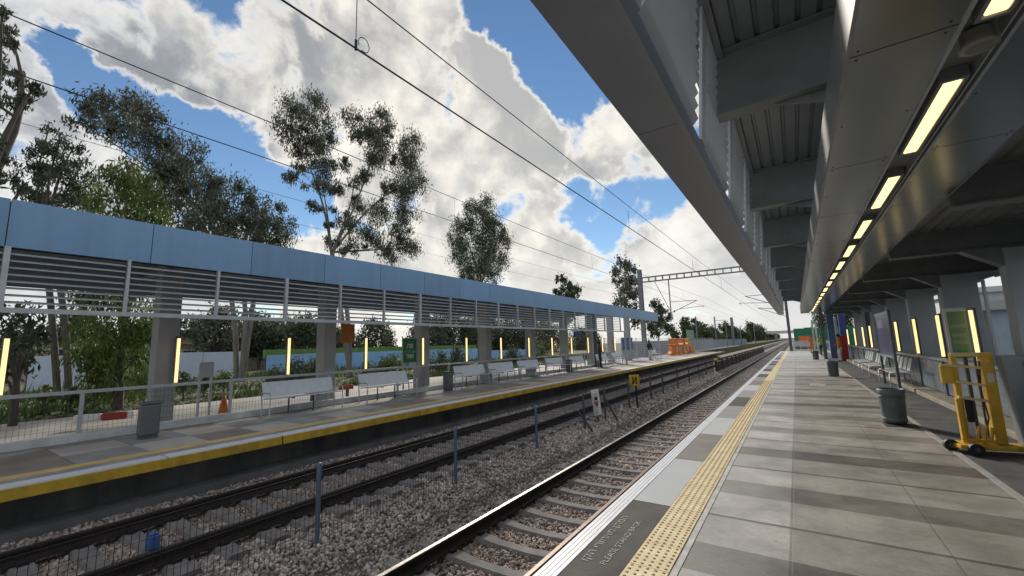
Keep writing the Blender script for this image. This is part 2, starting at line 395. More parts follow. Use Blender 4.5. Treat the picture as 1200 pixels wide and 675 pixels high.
ORD = ['first', 'second', 'third', 'fourth', 'fifth', 'sixth', 'seventh', 'eighth', 'ninth', 'tenth', 'eleventh', 'twelfth', 'thirteenth', 'fourteenth',
       'fifteenth', 'sixteenth', 'seventeenth', 'eighteenth', 'nineteenth', 'twentieth']
def text_mesh(name, s, size, mat_, parent, origin, xdir, ydir, bold=0.0, font=None, ext=.002, fit=None):
    cu = bpy.data.curves.new(name, 'FONT'); cu.body = s; cu.size = size; cu.align_x = 'CENTER'; cu.align_y = 'CENTER'; cu.offset = bold; cu.extrude = ext; cu.resolution_u = 3
    t = bpy.data.objects.new(name+'_tmp', cu); COL.objects.link(t)
    bpy.context.view_layer.update(); dg = bpy.context.evaluated_depsgraph_get()
    me = bpy.data.meshes.new_from_object(t.evaluated_get(dg)); bpy.data.objects.remove(t); bpy.data.curves.remove(cu)
    me.materials.clear(); me.materials.append(mat_)
    x = Vector(xdir).normalized(); y = Vector(ydir).normalized(); z = x.cross(y)
    if fit and me.vertices:
        xs = [v.co.x for v in me.vertices]; w = max(xs)-min(xs)
        if w > 0: me.transform(Matrix.Diagonal((fit/w, 1, 1, 1)))
    M = Matrix.Identity(4)
    for i in range(3): M[i][0] = x[i]; M[i][1] = y[i]; M[i][2] = z[i]; M[i][3] = origin[i]
    me.transform(M)
    o = bpy.data.objects.new(name, me); COL.objects.link(o); o.parent = parent
    return o

# ------------------------------------------------------------------ ground and track bed
b = MB(); prof = [(-1600, -.12), (-60, -.12), (-13.2, -.12), (-13.1, -1.4), (2.8, -1.4), (2.9, -.12), (60, -.12), (1600, -.12)]
ys = [-60, 0, 70, 300, 3000]
for y0, y1 in zip(ys, ys[1:]): b.prism(prof, y0, y1, close=False)
struct(b.build('ground', SOIL))
def bed_z(x):
    P = [(-9.6, -.66), (-8.9, -.70), (-8.5, -.79), (-8.2, -.83), (-7.8, -.865), (-6.4, -.865), (-5.95, -.84), (-5.5, -.90), (-5.1, -1.06), (-4.98, -1.20), (-4.8, -1.275), (-4.3, -1.31), (-2.9, -1.31), (-2.3, -1.29), (-1.2, -1.29)]
    return np.interp(x, [p[0] for p in P], [p[1] for p in P])
xs = np.linspace(-9.6, -1.2, 57); b = MB()
b.prism([(x, float(bed_z(x)) - .015) for x in xs], -12, 700, close=False)
struct(b.build('ballast_bed', BALL))
# loose stones on the bed near the camera
def stones(n, y0, y1, smin, smax, ranges=((-9.2, -1.75),)):
    y = y0 + (y1-y0)*RNG.random(n)**1.3; w_ = np.array([b_-a_ for a_, b_ in ranges]); g_ = RNG.choice(len(ranges), n, p=w_/w_.sum()); x = np.array([a_ for a_, b_ in ranges])[g_] + RNG.random(n)*w_[g_]
    z = bed_z(x) + RNG.uniform(-.012, .012, n)
    ok = np.ones(n, bool)
    base = np.array([(-1, -1, -1), (1, -1, -1), (1, 1, -1), (-1, 1, -1), (-1, -1, 1), (1, -1, 1), (1, 1, 1), (-1, 1, 1)], float)
    V = base[None]*(1 + RNG.uniform(-.42, .42, (n, 8, 3)))
    V *= (RNG.uniform(smin, smax, (n, 1, 1))*RNG.uniform(.55, 1.15, (n, 1, 3)))
    q = RNG.normal(size=(n, 4)); q /= np.linalg.norm(q, axis=1)[:, None]; w, a, c, d = q.T
    Rm = np.stack([np.stack([1-2*(c*c+d*d), 2*(a*c-d*w), 2*(a*d+c*w)], -1), np.stack([2*(a*c+d*w), 1-2*(a*a+d*d), 2*(c*d-a*w)], -1), np.stack([2*(a*d-c*w), 2*(c*d+a*w), 1-2*(a*a+c*c)], -1)], 1)
    V = np.einsum('nij,nkj->nki', Rm, V) + np.stack([x, y, z], -1)[:, None]
    F = np.array([(0, 3, 2, 1), (4, 5, 6, 7), (0, 1, 5, 4), (1, 2, 6, 5), (2, 3, 7, 6), (3, 0, 4, 7)])
    return V[ok].reshape(-1, 3), (F[None]+8*np.arange(ok.sum())[:, None, None]).reshape(-1, 4)
OUT = ((-9.2, -8.0), (-6.2, -4.5), (-2.75, -1.75)); INR = ((-8.0, -6.2), (-4.5, -2.75))
for rng_, mat_, nn in ((OUT, STONE, (48000, 30000)), (INR, STONE_B, (38000, 24000))):
    V1, F1 = stones(nn[0], 0.4, 13, .011, .026, rng_); V2, F2 = stones(nn[1], 10, 48, .020, .038, rng_)
    stuff(numpy_mesh('ballast_stones', np.vstack([V1, V2]), np.vstack([F1, F2+len(V1)]), mat_))

# ------------------------------------------------------------------ railway tracks
def rail_mb(x, ztop, lean):
    p = [(-.075, -.172), (.075, -.172), (.075, -.158), (.02, -.14), (.009, -.12), (.009, -.05), (.036, -.038), (.036, -.006), (.028, 0), (-.028, 0), (-.036, -.006), (-.036, -.038), (-.009, -.05), (-.009, -.12), (-.02, -.14), (-.075, -.158)]
    b = MB(); P = [(x+a, ztop+c) for a, c in p]; n = len(P)
    vs = [(a, -6, c) for a, c in P]+[(a, 700, c) for a, c in P]
    for i in range(n):
        b.add([vs[i], vs[(i+1) % n], vs[n+(i+1) % n], vs[n+i]], [(0, 1, 2, 3)], 1 if i in (7, 8, 9) else 0)
    return b
def sleeper_mb(cx, ztop, spots):
    b = MB(); h = 1.28
    secs = [(-h, .0, .26), (-.9, .0, .26), (-.55, -.01, .25), (-.25, -.035, .21), (.25, -.035, .21), (.55, -.01, .25), (.9, .0, .26), (h, .0, .26)]
    vs = []
    for dx, dz, w in secs:
        t = w*.72/2; q = w/2
        vs += [(dx, -q, -.2), (dx, q, -.2), (dx, q, -.05+dz), (dx, t, dz), (dx, -t, dz), (dx, -q, -.05+dz)]
    k = 6; n = len(secs)
    fs = [(i*k+j, i*k+(j+1) % k, (i+1)*k+(j+1) % k, (i+1)*k+j) for i in range(n-1) for j in range(k)]
    fs += [tuple(range(k)), tuple(range((n-1)*k, n*k))]
    b.add(vs, fs, 0)
    for s in spots:                                     # rail clips
        for e in (-.1, .1): b.box(s+e-.035, s+e+.035, -.05, .05, -.002, .035, 1)
    return b
def track(label, xl, xr, ztop, pitch, y0, tops):
    T = thing('railway_track', label, 'railway track', ((xl+xr)/2, 0, ztop), 'railway tracks between the platforms')
    cx = (xl+xr)/2
    for x, t in ((xl, tops[0]), (xr, tops[1])): rail_mb(x-cx, 0, 0).build('rail', [RAILM, t], T)
    me = sleeper_mb(0, 0, (xl-cx, xr-cx)).mesh('sleeper', [SLEEP, RAILM])
    for k in range(100):
        o = bpy.data.objects.new('sleeper', me); COL.objects.link(o); o.parent = T
        o.location = (RNG.normal()*.008, y0+pitch*k+RNG.normal()*.012, -.172); o.rotation_euler = (0, 0, RNG.normal()*.006)
    b = MB()
    for k in range(100, 420): b.box(-1.28, 1.28, y0+pitch*k-.12, y0+pitch*k+.12, -.36, -.172)
    o = b.build('sleeper', SLEEP, T); stuff(o)
track('dark railed track beside the yellow edged far platform', -7.88, -6.33, -.60, .49, -1.3, (RAILM, RAILM))
track('railway track with shiny rail beside the near platform', -4.38, -2.88, -1.05, .62, 1.6, (RAILT, RAILB))
# weed tuft-coloured small blue box on the far track
b = MB(); b.box(-.07, .07, -.06, .06, 0, .16).box(-.05, .05, -.045, .045, .16, .19)
tag(b.build('track_box', mt('blue_box', (.07, .15, .38), .5, var=.1), loc=(-7.02, 2.13, -.80), bevel=.01), 'small blue box standing between the rails of the far track', 'box')
b = MB(); b.hexa([(-.08, -.05, 0), (.08, -.05, 0), (.08, .05, 0), (-.08, .05, 0), (-.03, -.03, .26), (.03, -.03, .26), (.03, .03, .26), (-.03, .03, .26)])
pk = at_z(729, 481, -.9)
tag(b.build('marker_peg', WHITE, loc=(pk[0], pk[1], -.95), bevel=.008), 'small white marker peg on the ballast between the tracks', 'peg')

# ------------------------------------------------------------------ near platform (right)
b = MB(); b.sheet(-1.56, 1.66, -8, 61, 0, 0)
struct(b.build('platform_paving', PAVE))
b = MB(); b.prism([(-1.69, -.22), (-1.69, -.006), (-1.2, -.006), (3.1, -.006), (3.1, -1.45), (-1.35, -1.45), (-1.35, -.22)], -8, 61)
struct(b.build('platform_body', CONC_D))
b = MB(); b.sheet(1.66, 2.55, -8, 61, -.002, 0); b.box(1.60, 1.665, -8, 61, -.02, .012, 1)
struct(b.build('platform_asphalt', [ASPH, CONC]))
SLAB_D = mt('slab_dark', (.075, .069, .064), .8, var=.3, scale=3, bump=.08, spec=.25); SLAB_L = mt('slab_wet', (.46, .465, .46), .36, var=.05, scale=2)
SLAB_B = mt('slab_brown', (.15, .13, .10), .5, var=.25, scale=3, bump=.2, rvar=.12); SLAB_G = mt('slab_grey', (.24, .235, .23), .45, var=.2, scale=3, bump=.1, rvar=.12)
b = MB(); seq = {-1: 0, 0: 1, 1: 2, 2: 1, 3: 3, 4: 0, 5: 3, 6: 1, 7: 2, 8: 3}
for k in range(-7, 32): b.box(-1.545, -1.185, 4.43+1.795*k+.008, 4.43+1.795*(k+1)-.008, -.01, .004, seq.get(k, random.choice((0, 1, 3, 3, 2))))
struct(b.build('platform_slabs', [SLAB_D, SLAB_L, SLAB_B, SLAB_G]))
b = MB(); b.box(-1.695, -1.548, -8, 61, -.06, .002, 1)
for k in range(4): b.box(-1.694+.037*k, -1.694+.037*k+.032, -8, 61, .0, .007, 0)
struct(b.build('platform_edge_strip', [WSTRIP, GROOVE]))
b = MB(); b.box(-1.18, -.90, -8, 60.5, -.01, .006, 0); b.box(-.885, -.845, -8, 60.5, -.01, .0045, 2)
for j in range(5):
    for k in range(int(17/.056)):
        x, y = -1.152+.056*j, 2.0+.056*k; n = 6 if k < 110 else 4; r = .0135
        vs = [(x+r*math.cos(2*math.pi*i/n), y+r*math.sin(2*math.pi*i/n), .006) for i in range(n)]+[(x+r*.65*math.cos(2*math.pi*i/n), y+r*.65*math.sin(2*math.pi*i/n), .0105) for i in range(n)]
        b.add(vs, [(i, (i+1) % n, n+(i+1) % n, n+i) for i in range(n)]+[tuple(range(n, 2*n))], 1)
for k in range(-20, 140): b.box(-1.181, -.899, 2.0+.4*k-.002, 2.0+.4*k+.002, .0, .0068, 1)
struct(b.build('tactile_paving', [TACT, TACTD, mt('pale_joint', (.46, .46, .44), .7, var=.3, scale=6)]))
# worn painted words on the dark edge slab, read from the platform
PW = mt('worn_white_paint', (.58, .565, .54), .8, col2=(.13, .125, .12), scale=24)
t = thing('floor_lettering', 'worn white painted words on the dark slab beside the tactile strip', 'lettering', (0, 0, 0))
heb = 'המתן מאחורי הקו'[::-1]
text_mesh('lettering_line', heb, .088, PW, t, (-1.475, 3.52, .006), (0, 1, 0), (-1, 0, 0), ext=.001, fit=.92)
text_mesh('lettering_line', 'PLEASE STAND BACK', .07, PW, t, (-1.335, 3.50, .006), (0, 1, 0), (-1, 0, 0), ext=.001, fit=.86)
b = MB(); b.sheet(-.62, -.1, 19.8, 20.1, .004)
fl = at_z(958, 451, 0); b = MB(); b.box(fl[0]-.22, fl[0]+.22, fl[1]-.35, fl[1]+.35, .0, .004)
struct(b.build('pale_floor_patch', mt('pale_patch', (.55, .55, .53), .5, col2=(.2, .19, .18), scale=8)))

# ------------------------------------------------------------------ far platform (left)
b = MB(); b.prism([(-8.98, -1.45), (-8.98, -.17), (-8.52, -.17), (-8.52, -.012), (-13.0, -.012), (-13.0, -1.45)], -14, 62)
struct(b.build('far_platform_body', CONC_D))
b = MB(); b.prism([(-9.2, -.72), (-8.68, -.76), (-8.68, -.61), (-9.2, -.55)], -14, 62)
struct(b.build('far_platform_footing', mt('footing', (.15, .15, .155), .85, var=.35, scale=1.5, bump=.4)))
FP = [mt('far_slab_light', (.46, .435, .40), .6, var=.2, scale=2, bump=.1), mt('far_slab_brown', (.25, .22, .19), .65, var=.25, scale=2, bump=.15), mt('far_slab_grey', (.29, .285, .285), .65, var=.25, scale=2, bump=.15)]
b = MB(); rr = random.Random(3)
for k in range(-8, 34):
    for j, (x0, x1) in enumerate(((-10.35, -9.36), (-11.35, -10.36), (-13.0, -11.36))):
        y0 = 2.7+1.8*k + (.0 if j != 1 else .9)
        b.box(x0, x1, y0+.006, y0+.9-.006, -.012, 0, rr.choice((0, 0, 1)) if j == 0 else rr.choice((1, 1, 2, 0)))
        b.box(x0, x1, y0+.906, y0+1.8-.006, -.012, 0, rr.choice((1, 1, 2)) if j == 0 else rr.choice((2, 2, 1)))
struct(b.build('far_platform_paving', FP))
b = MB()
b.box(-9.34, -9.06, -14, 62, -.012, .006, 1); b.box(-9.055, -8.80, -14, 62, -.012, .001, 2)
for k in range(-9, 34):
    y0 = 2.69+1.8*k; b.box(-8.795, -8.5, y0+.012, y0+1.8-.012, -.012, .005, 0)
struct(b.build('far_platform_strips', [WSTRIP, mt('far_tactile', (.60, .43, .17), .7, var=.2, scale=4), FP[2]]))
b = MB()
for k in range(-5, 18): y0 = 2.69+3.6*k-1.8; b.box(-8.515, -8.475, y0+.015, y0+3.6-.015, -.155, -.0125)
struct(b.build('far_platform_edge_face', YEDGE))

# road behind the far platform
b = MB(); b.sheet(-18.2, -13.25, -40, 130, -.108)
struct(b.build('road', ROADM))
b = MB(); b.box(-13.25, -13.05, -40, 130, -.2, .02)
struct(b.build('road_kerb', KERB))

# ------------------------------------------------------------------ canopy of the far platform
C = thing('platform_canopy', 'long canopy with blue silver fascia over the far platform', 'canopy', (-12, 19, 0))
def part(b, name, mats, T, **k):                       # part built in world coordinates under a thing
    o = b.build(name, mats, T, **k); o.matrix_parent_inverse = Matrix.Translation(-T.location) if T.rotation_euler.z == 0 else T.matrix_world.inverted(); return o
FX = -10.3; FY0, FY1 = -9.0+.8, 39.2
ys = [.9+1.83*k for k in range(-5, 22)]
for y0, y1 in zip(ys, ys[1:]):
    if y0 > 38.5: break
    part(MB().hexa([(FX-.09, y0+.006, 3.42), (FX-.03, y0+.006, 3.42), (FX-.03, y1-.006, 3.42), (FX-.09, y1-.006, 3.42),
                    (FX-.06, y0+.006, 4.2), (FX, y0+.006, 4.2), (FX, y1-.006, 4.2), (FX-.06, y1-.006, 4.2)]), 'fascia_panel', FASCIA, C)
YE = ys[21]
b = MB(); b.box(-14.6, FX-.1, ys[0], YE, 4.02, 4.14); part(b, 'roof', DECK, C)
b = MB(); b.box(FX-.13, FX-.092, ys[0], YE, 3.40, 4.18); part(b, 'fascia_backing', DARK, C)
b = MB(); b.box(-14.68, -14.61, ys[0], YE, 3.28, 4.15); part(b, 'rear_fascia', mt('rear_blue_grey', (.26, .32, .40), .5, .2, var=.1), C)
for k in range(8): y = 3.78+4.24*k; part(MB().box(-14.5, FX-.2, y-.08, y+.08, 3.72, 4.015), 'roof_beam', BEAM, C)
b = MB(); b.box(FX-.04, FX+.04, ys[0], YE, 2.36, 2.44); part(b, 'lower_rail', STEEL, C)
MY = [.93+1.485*k for k in range(-6, 26)]
MY = [y for y in MY if y < YE]
for i, y in enumerate(MY):
    w = .045 if i % 3 else .07
    part(MB().box(FX-.05, FX+.03, y-w/2, y+w/2, 2.441, 3.42), 'mullion', STEEL, C)
for y0, y1 in zip(MY, MY[1:]):
    b = MB()
    for k in range(8):
        z = 2.52+.112*k; b.add([(FX-.075, y0+.04, z+.022), (FX+.0, y0+.04, z-.012), (FX+.0, y1-.04, z-.012), (FX-.075, y1-.04, z+.022),
                                (FX-.075, y0+.04, z+.034), (FX+.0, y0+.04, z+.0), (FX+.0, y1-.04, z+.0), (FX-.075, y1-.04, z+.034)],
                               [(0, 1, 2, 3), (4, 5, 6, 7), (0, 1, 5, 4), (2, 3, 7, 6), (1, 2, 6, 5), (0, 3, 7, 4)])
    part(b, 'louvre_screen', LOUVRE, C)
for k in range(-2, 9):
    y = 3.78+4.24*k
    part(MB().box(-12.95, -12.5, y-.21, y+.21, -.1, 4.02), 'column', CONC_COL, C, bevel=.015)
part(MB().box(FX-.05, FX+.05, YE-.3, YE-.2, 0, 2.36), 'end_post', STEEL, C)
part(MB().box(-11.75, -11.55, YE-2.6, YE-2.3, 0, 4.02), 'end_post', STEEL_D, C)

# railing along the back of the far platform
Fc = thing('guard_railing', 'grey steel railing with wire mesh along the back of the far platform', 'railing', (-11.9, 20, 0))
part(MB().box(-12.0, -11.8, -12, YE+1, -.01, .16), 'kerb', KERB, Fc, bevel=.02)
part(MB().box(-11.95, -11.87, -12, YE+1, .92, .985), 'top_rail', STEEL, Fc)
py_ = [4.95+2.67*k for k in range(-6, 14)]
for y in py_: part(MB().box(-11.935, -11.885, y-.03, y+.03, .161, .919), 'post', STEEL, Fc)
b = MB()
for k in range(int((YE+13)/.075)):
    y = -12+.075*k; b.tube([(-11.91, y, .162), (-11.91, y, .919)], .0028, 3, cap=False)
for k in range(6): b.tube([(-11.91, -12, .25+.12*k), (-11.91, YE+1, .25+.12*k)], .0028, 3, cap=False)
part(b, 'wire_mesh', STEEL_D, Fc)
# taller mesh fence continuing beyond the canopy
F2_ = thing('mesh_fence', 'tall grey mesh fence beyond the end of the far canopy', 'fence', (-12.6, 60, 0))
for k in range(14): y = YE+1.5+4*k; part(MB().box(-12.63, -12.57, y-.03, y+.03, -.1, 2.0), 'post', STEEL, F2_)
b = MB()
for k in range(160): y = YE+1.5+.33*k; b.tube([(-12.6, y, 0), (-12.6, y, 1.95)], .012, 3, cap=False)
for k in range(9): b.tube([(-12.6, YE+1.5, .1+.23*k), (-12.6, YE+54, .1+.23*k)], .01, 3, cap=False)
part(b, 'wire_mesh', STEEL, F2_)
b = MB(); b.box(-15.6, -15.5, 44, 180, -.1, 1.7)
for k in range(34): b.box(-15.5, -15.46, 44+4*k, 44.12+4*k, -.1, 1.75)
tag(b.build('boundary_wall', mt('grey_blue_wall', (.22, .25, .29), .7, var=.15, scale=1)), 'long grey boundary wall behind the orange barriers past the far platform', 'wall')

# strip lights on the back of the far platform
def strip_light(T, L_=1.1):
    MB().tube([(0, 0, .03), (0, 0, L_-.03)], .034, 10).build('light_tube', GLOW, T)
    MB().tube([(0, 0, -.0), (0, 0, .0295)], .037, 10).build('end_cap', STEEL_D, T); MB().tube([(0, 0, L_-.0295), (0, 0, L_)], .037, 10).build('end_cap', STEEL_D, T)
    MB().box(-.075, -.036, -.045, .045, -.02, L_+.02).build('backplate', STEEL_D, T)
lights = [1.26+2.67*k for k in range(-2, 13)]
T0 = None; kk = 0
for k, y in enumerate(lights):
    lab = f'warm yellow strip light behind the far railing, {ORD[k-2]} from the left of the picture' if k >= 2 else None
    if k < 2: continue
    if k == 4: pass
    if T0 is None:
        T0 = thing('strip_light', lab, 'strip light', (-12.33, y, .95), 'strip lights along the far platform'); strip_light(T0)
    else:
        o = copy_tree(T0); o.location = (-12.33, y, .95); o['label'] = lab

# benches
def bench_far(T):
    # origin at the middle of the seat on the ground, facing +x
    w = 1.96/2
    MB().hexa([(-.22, -w, .43), (.22, -w, .45), (.22, w, .45), (-.22, w, .43), (-.22, -w, .455), (.22, -w, .475), (.22, w, .475), (-.22, w, .455)]).build('seat', BENCH, T, bevel=.008)
    MB().hexa([(-.225, -w, .47), (-.20, -w, .47), (-.20, w, .47), (-.225, w, .47), (-.345, -w, .86), (-.32, -w, .86), (-.32, w, .86), (-.345, w, .86)]).build('backrest', BENCH, T, bevel=.008)
    for y in (-w-.03, w+.03):
        MB().tube([(.2, y, .0), (.2, y, .56), (.17, y, .60), (-.22, y, .60), (-.25, y, .57), (-.2, y, .3), (-.2, y, 0)], .018, 8).build('leg_frame', STEEL, T)
    for y in (-.35, .35): MB().tube([(-.16, y, 0), (-.16, y, .42), (.12, y, .425)], .02, 8).build('leg', STEEL_D, T)
by = [6.48, 9.35, 13.77, 16.04, 18.42, 21.25, 24.15, 28.2, 31.2, 41.0]
bl = ['grey perforated bench on the far platform, nearest the camera', 'second grey perforated bench from the left on the far platform', 'grey perforated bench right beside the small grey bin on far platform', 'fourth grey perforated bench from the left on the far platform',
      'fifth grey perforated bench from the left on the far platform', 'sixth grey perforated bench from the left on the far platform', 'grey perforated bench left of the standing person on the far platform', 'grey perforated bench right of the standing person on the far platform', 'farthest grey bench under the far canopy, near the blue sign', 'grey bench on the far platform just past the canopy end']
T0 = None
for y, lb in zip(by, bl):
    if T0 is None:
        T0 = thing('platform_bench', lb, 'bench', (-11.2, y, 0), 'perforated benches along the far platform'); bench_far(T0)
    else:
        o = copy_tree(T0); o.location = (-11.2, y, 0); o['label'] = lb
# bins of the far platform
def bin_far(T):
    MB().box(-.14, .14, -.15, .15, .06, .66).build('body', BINM, T, bevel=.03)
    MB().box(-.15, .15, -.165, .165, .661, .71).build('rim', BINM, T, bevel=.02)
    MB().box(-.12, .12, -.13, .13, .0, .06).build('base', STEEL_D, T)
T0 = None
for (x, y), lb in zip(((-10.9, 3.08), (-11.15, 12.1), (-11.2, 22.5)), ('square grey bin on the far platform at the left of the picture', 'square grey bin at the left end of the third far bench', 'square grey bin farther along the far platform between benches')):
    if T0 is None: T0 = thing('litter_bin', lb, 'bin', (x, y, 0), 'grey bins on the far platform'); bin_far(T0)
    else: o = copy_tree(T0); o.location = (x, y, 0); o['label'] = lb

# signs on the far side
def board(name, lab, cat, p0, p1, z0, z1, x, face, border=None, legs=True, lines=()):
    ymid = (p0+p1)/2
    T = thing(name, lab, cat, (x, ymid, 0)); w = (p1-p0)/2
    MB().box(-.03, .0, -w, w, z0, z1).build('panel', face, T, bevel=.006)
    if border:
        b = MB(); e = .03
        for a in ((-w-e, -w, z0-e, z1+e), (w, w+e, z0-e, z1+e)): b.box(-.035, .01, a[0], a[1], a[2], a[3])
        b.box(-.035, .01, -w, w, z1, z1+e); b.box(-.035, .01, -w, w, z0-e, z0)
        b.build('frame', border, T)
    if legs:
        for s in (-w*.8, w*.8): MB().box(-.075, -.036, s-.025, s+.025, -.1, z1-.05).build('post', STEEL, T)
    for txt, size, dy, dz, m_ in lines:
        o = text_mesh('lettering', txt, size, m_, T, (.004, dy, dz), (0, 1, 0), (0, 0, 1), bold=.004)
    return T
g = board('information_sign', 'green sign with white lettering behind the far railing', 'sign', 11.15, 11.83, .93, 2.0, -12.6, SIGNG, mt('lime_border', (.25, .5, .15), .5, var=.05),
          lines=(('הזו', .26, .0, 1.72, SIGNW), ('תא רציף'[::-1], .17, .03, 1.5, mt('teal_lettering', (.2, .5, .42), .5, var=.05)), ('אזור'[::-1], .24, .0, 1.33, SIGNW)))
MB().box(.001, .006, -.34, .34, .935, 1.08).build('lower_strip', mt('pale_blue_strip', (.4, .55, .68), .5, var=.1), g)
text_mesh('lettering', 'OF', .14, SIGNG, g, (.008, -.12, 1.01), (0, 1, 0), (0, 0, 1), bold=.004)
board('orange_board', 'plain orange board hanging beside the second concrete column', 'sign', 8.36, 8.86, 1.86, 2.5, -12.42, RUSTSIGN, legs=False)
board('grey_notice', 'plain grey notice board on the fence right of the first column', 'sign', 4.55, 4.87, 1.03, 1.42, -12.75, mt('grey_notice_face', (.40, .44, .48), .5, var=.06), legs=True)
bs = board('blue_sign', 'dark blue sign with pale lines at the far canopy end', 'sign', 35.6, 38.6, .95, 2.02, -12.6, SIGNB, STEEL)
for z in (1.75, 1.55, 1.35): MB().box(.001, .006, -.8, .8, z-.03, z+.03).build('pale_line', mt('pale_blue_line', (.25, .33, .6), .5, var=.1), bs)
hs_ = thing('hanging_sign', 'small dark sign hanging from the far canopy above the benches', 'sign', (-11.3, 24.0, 0))
part(MB().box(-11.34, -11.26, 23.6, 24.4, 2.05, 2.35), 'panel', SIGNB, hs_)
for y in (23.75, 24.25): part(MB().tube([(-11.3, y, 2.35), (-11.3, y, 4.02)], .012, 6), 'hanger', STEEL_D, hs_)
# posters and small white boards near the blue sign
# road furniture behind
t = thing('road_barrier', 'red and white striped barrier bar lying by the road behind the far platform', 'barrier', (-14.6, 3.2, 0))
p0, p1 = np.array([-14.9, 2.75, .14]), np.array([-14.35, 3.75, .14])
for i, m_ in ((0, WHITE), (1, REDP), (2, WHITE)):
    a = p0+(p1-p0)*(0, .45, .88)[i]; c = p0+(p1-p0)*(.45, .88, 1)[i]
    part(MB().bar(a, c, .16, .18), 'white_section' if i != 1 else 'red_section', m_, t, bevel=.03)
t = thing('traffic_cone', 'orange traffic cone behind the railing beside the far road', 'traffic cone', (-13.0, 5.25, -.1))
MB().lathe((0, 0, 0), [(.0, .6), (.035, .6), (.15, .05), (.15, .03)], 14).build('cone', ORANGE, t)
MB().box(-.19, .19, -.19, .19, 0, .035).build('base', ORANGE, t, bevel=.01)
t = thing('road_barrier', 'thin red and white barrier behind the second far bench', 'barrier', (-14.2, 9.6, 0))
p0, p1 = np.array([-14.3, 8.3, .25]), np.array([-14.2, 10.1, .25])
for i, m_ in enumerate((REDP, WHITE, REDP)): part(MB().bar(p0+(p1-p0)*i/3, p0+(p1-p0)*(i+1)/3, .1, .16), ('red_section', 'white_section')[i % 2], m_, t)
for y in (8.5, 9.9): part(MB().box(-14.3, -14.2, y-.04, y+.04, -.1, .2), 'foot', STEEL_D, t)

# ------------------------------------------------------------------ fence between the tracks
W = thing('wire_fence', 'low wire mesh fence with steel posts between the two tracks', 'fence', (-5.5, 15, -.9))
PYS = [-2.6+.5, .45, 3.42, 6.15, 9.1, 11.9, 13.55, 16.0, 18.9, 20.9, 23.9, 26.8, 29.8, 32.6, 35.4]
for i, y in enumerate(PYS):
    b = MB().tube([(-5.5, y, -1.05), (-5.5, y, .10)], .032, 10).lathe((-5.5, y, .10), [(.036, 0), (.036, .012), (.0, .025)], 10)
    part(b, 'post', mt('blue_grey_post', (.13, .19, .27), .45, .4, var=.15) if i < 5 else STEEL_D, W)
b = MB()
for k in range(int(37.5/.06)): y = -2.1+.06*k; b.tube([(-5.5, y, -.93), (-5.5, y, .02)], .0032, 3, cap=False)
for z in (-.9, -.72, -.54, -.36, -.18, .01): b.tube([(-5.5, -2.1, z), (-5.5, 35.4, z)], .0028, 3, cap=False)
part(b, 'wire_mesh', WIRE, W)
part(MB().bar((-5.5, 13.55, -.2), (-5.2, 13.85, -.95), .05, .05), 'stay', STEEL_D, W)
part(MB().bar((-5.5, 11.46, -.3), (-5.22, 11.8, -.95), .05, .05), 'stay', STEEL_D, W)
pn = thing('panel_fence', 'dark timber panel fence with yellow capped posts between the far tracks', 'fence', (-5.5, 60, -.9))
for k in range(18):
    y = 37.0+3.3*k
    part(MB().box(-5.54, -5.46, y+.06, y+3.0, -.95, -.15+.0), 'panel', PANELW, pn)
    part(MB().box(-5.57, -5.43, y-.06, y+.05, -1.0, -.02), 'post', BLACKP, pn)
    if k % 3 == 0: part(MB().box(-5.60, -5.40, y-.2, y+.4, -.02, .1), 'yellow_cap', SIGNY, pn)
t = thing('track_sign', 'yellow square sign with a black Hebrew letter on a post between the tracks', 'sign', (-5.45, 16.6, 0))
MB().box(-.015, .015, -.225, .225, -.10, .33).build('panel', SIGNY, t, bevel=.006)
MB().tube([(-.06, .1, -1.0), (-.06, .1, .26)], .035, 8).build('post', BLACKP, t)
text_mesh('lettering', 'א', .36, BLACKP, t, (.018, 0, .115), (math.sin(0), 1, 0), (0, 0, 1), bold=.02)
t.rotation_euler = (0, 0, R(-38))
t = thing('track_sign', 'narrow white sign with red and black marks leaning between the tracks', 'sign', (-5.5, 13.0, -.9))
MB().box(-.012, .012, -.14, .14, .22, 1.03).build('panel', WHITE, t, bevel=.006)
MB().add([(.014, -.08, .62), (.014, .08, .62), (.014, .0, .48)], [(0, 1, 2)]).add([(.014, -.1, .66), (.014, .1, .66), (.014, .1, .635), (.014, -.1, .635)], [(0, 1, 2, 3)]).build('red_mark', REDP, t)
MB().add([(.0145, -.06, .70), (.0145, .06, .70), (.0145, .05, .80), (.0145, -.05, .80)], [(0, 1, 2, 3)]).build('black_mark', BLACKP, t)
MB().box(-.05, -.012, -.02, .02, -.1, .95).build('post', STEEL_D, t)
t.rotation_euler = (R(6), 0, R(-35))

# ------------------------------------------------------------------ near canopy (right)
K = thing('platform_canopy', 'big grey metal canopy overhead on the near platform', 'canopy', (2, 20, 0))
YS, YN = -8.6, 43.2
EO, EI, EZ = -1.09, -.69, 3.6          # eave soffit
TX, TZ = -.55, 5.36                    # top of the louvre screen
per = 2.45; e0 = 4.80
ks = list(range(-5, 16))
for k in range(-5, 9):
    y0, y1 = e0-.9+per*2*k/1.0, e0-.9+per*2*(k+1)
    y0, y1 = max(y0, YS), min(y1, YN)
    if y1 <= y0: continue
    part(MB().box(EO, EI, y0+.004, y1-.004, EZ, EZ+.05), 'eave_soffit_panel', EAVE, K)
    part(MB().box(EO, EO+.04, y0+.004, y1-.004, EZ+.051, EZ+.22), 'outer_fascia_panel', EAVE, K)
part(MB().prism([(EI-.012, EZ-.004), (EI+.03, EZ-.004), (EI+.03, EZ+.20), (EI-.012, EZ+.20)], YS, YN), 'screen_sill', EAVE, K)
def scr(z, off=0): return EI+(TX-EI)*(z-EZ)/(TZ-EZ)+off
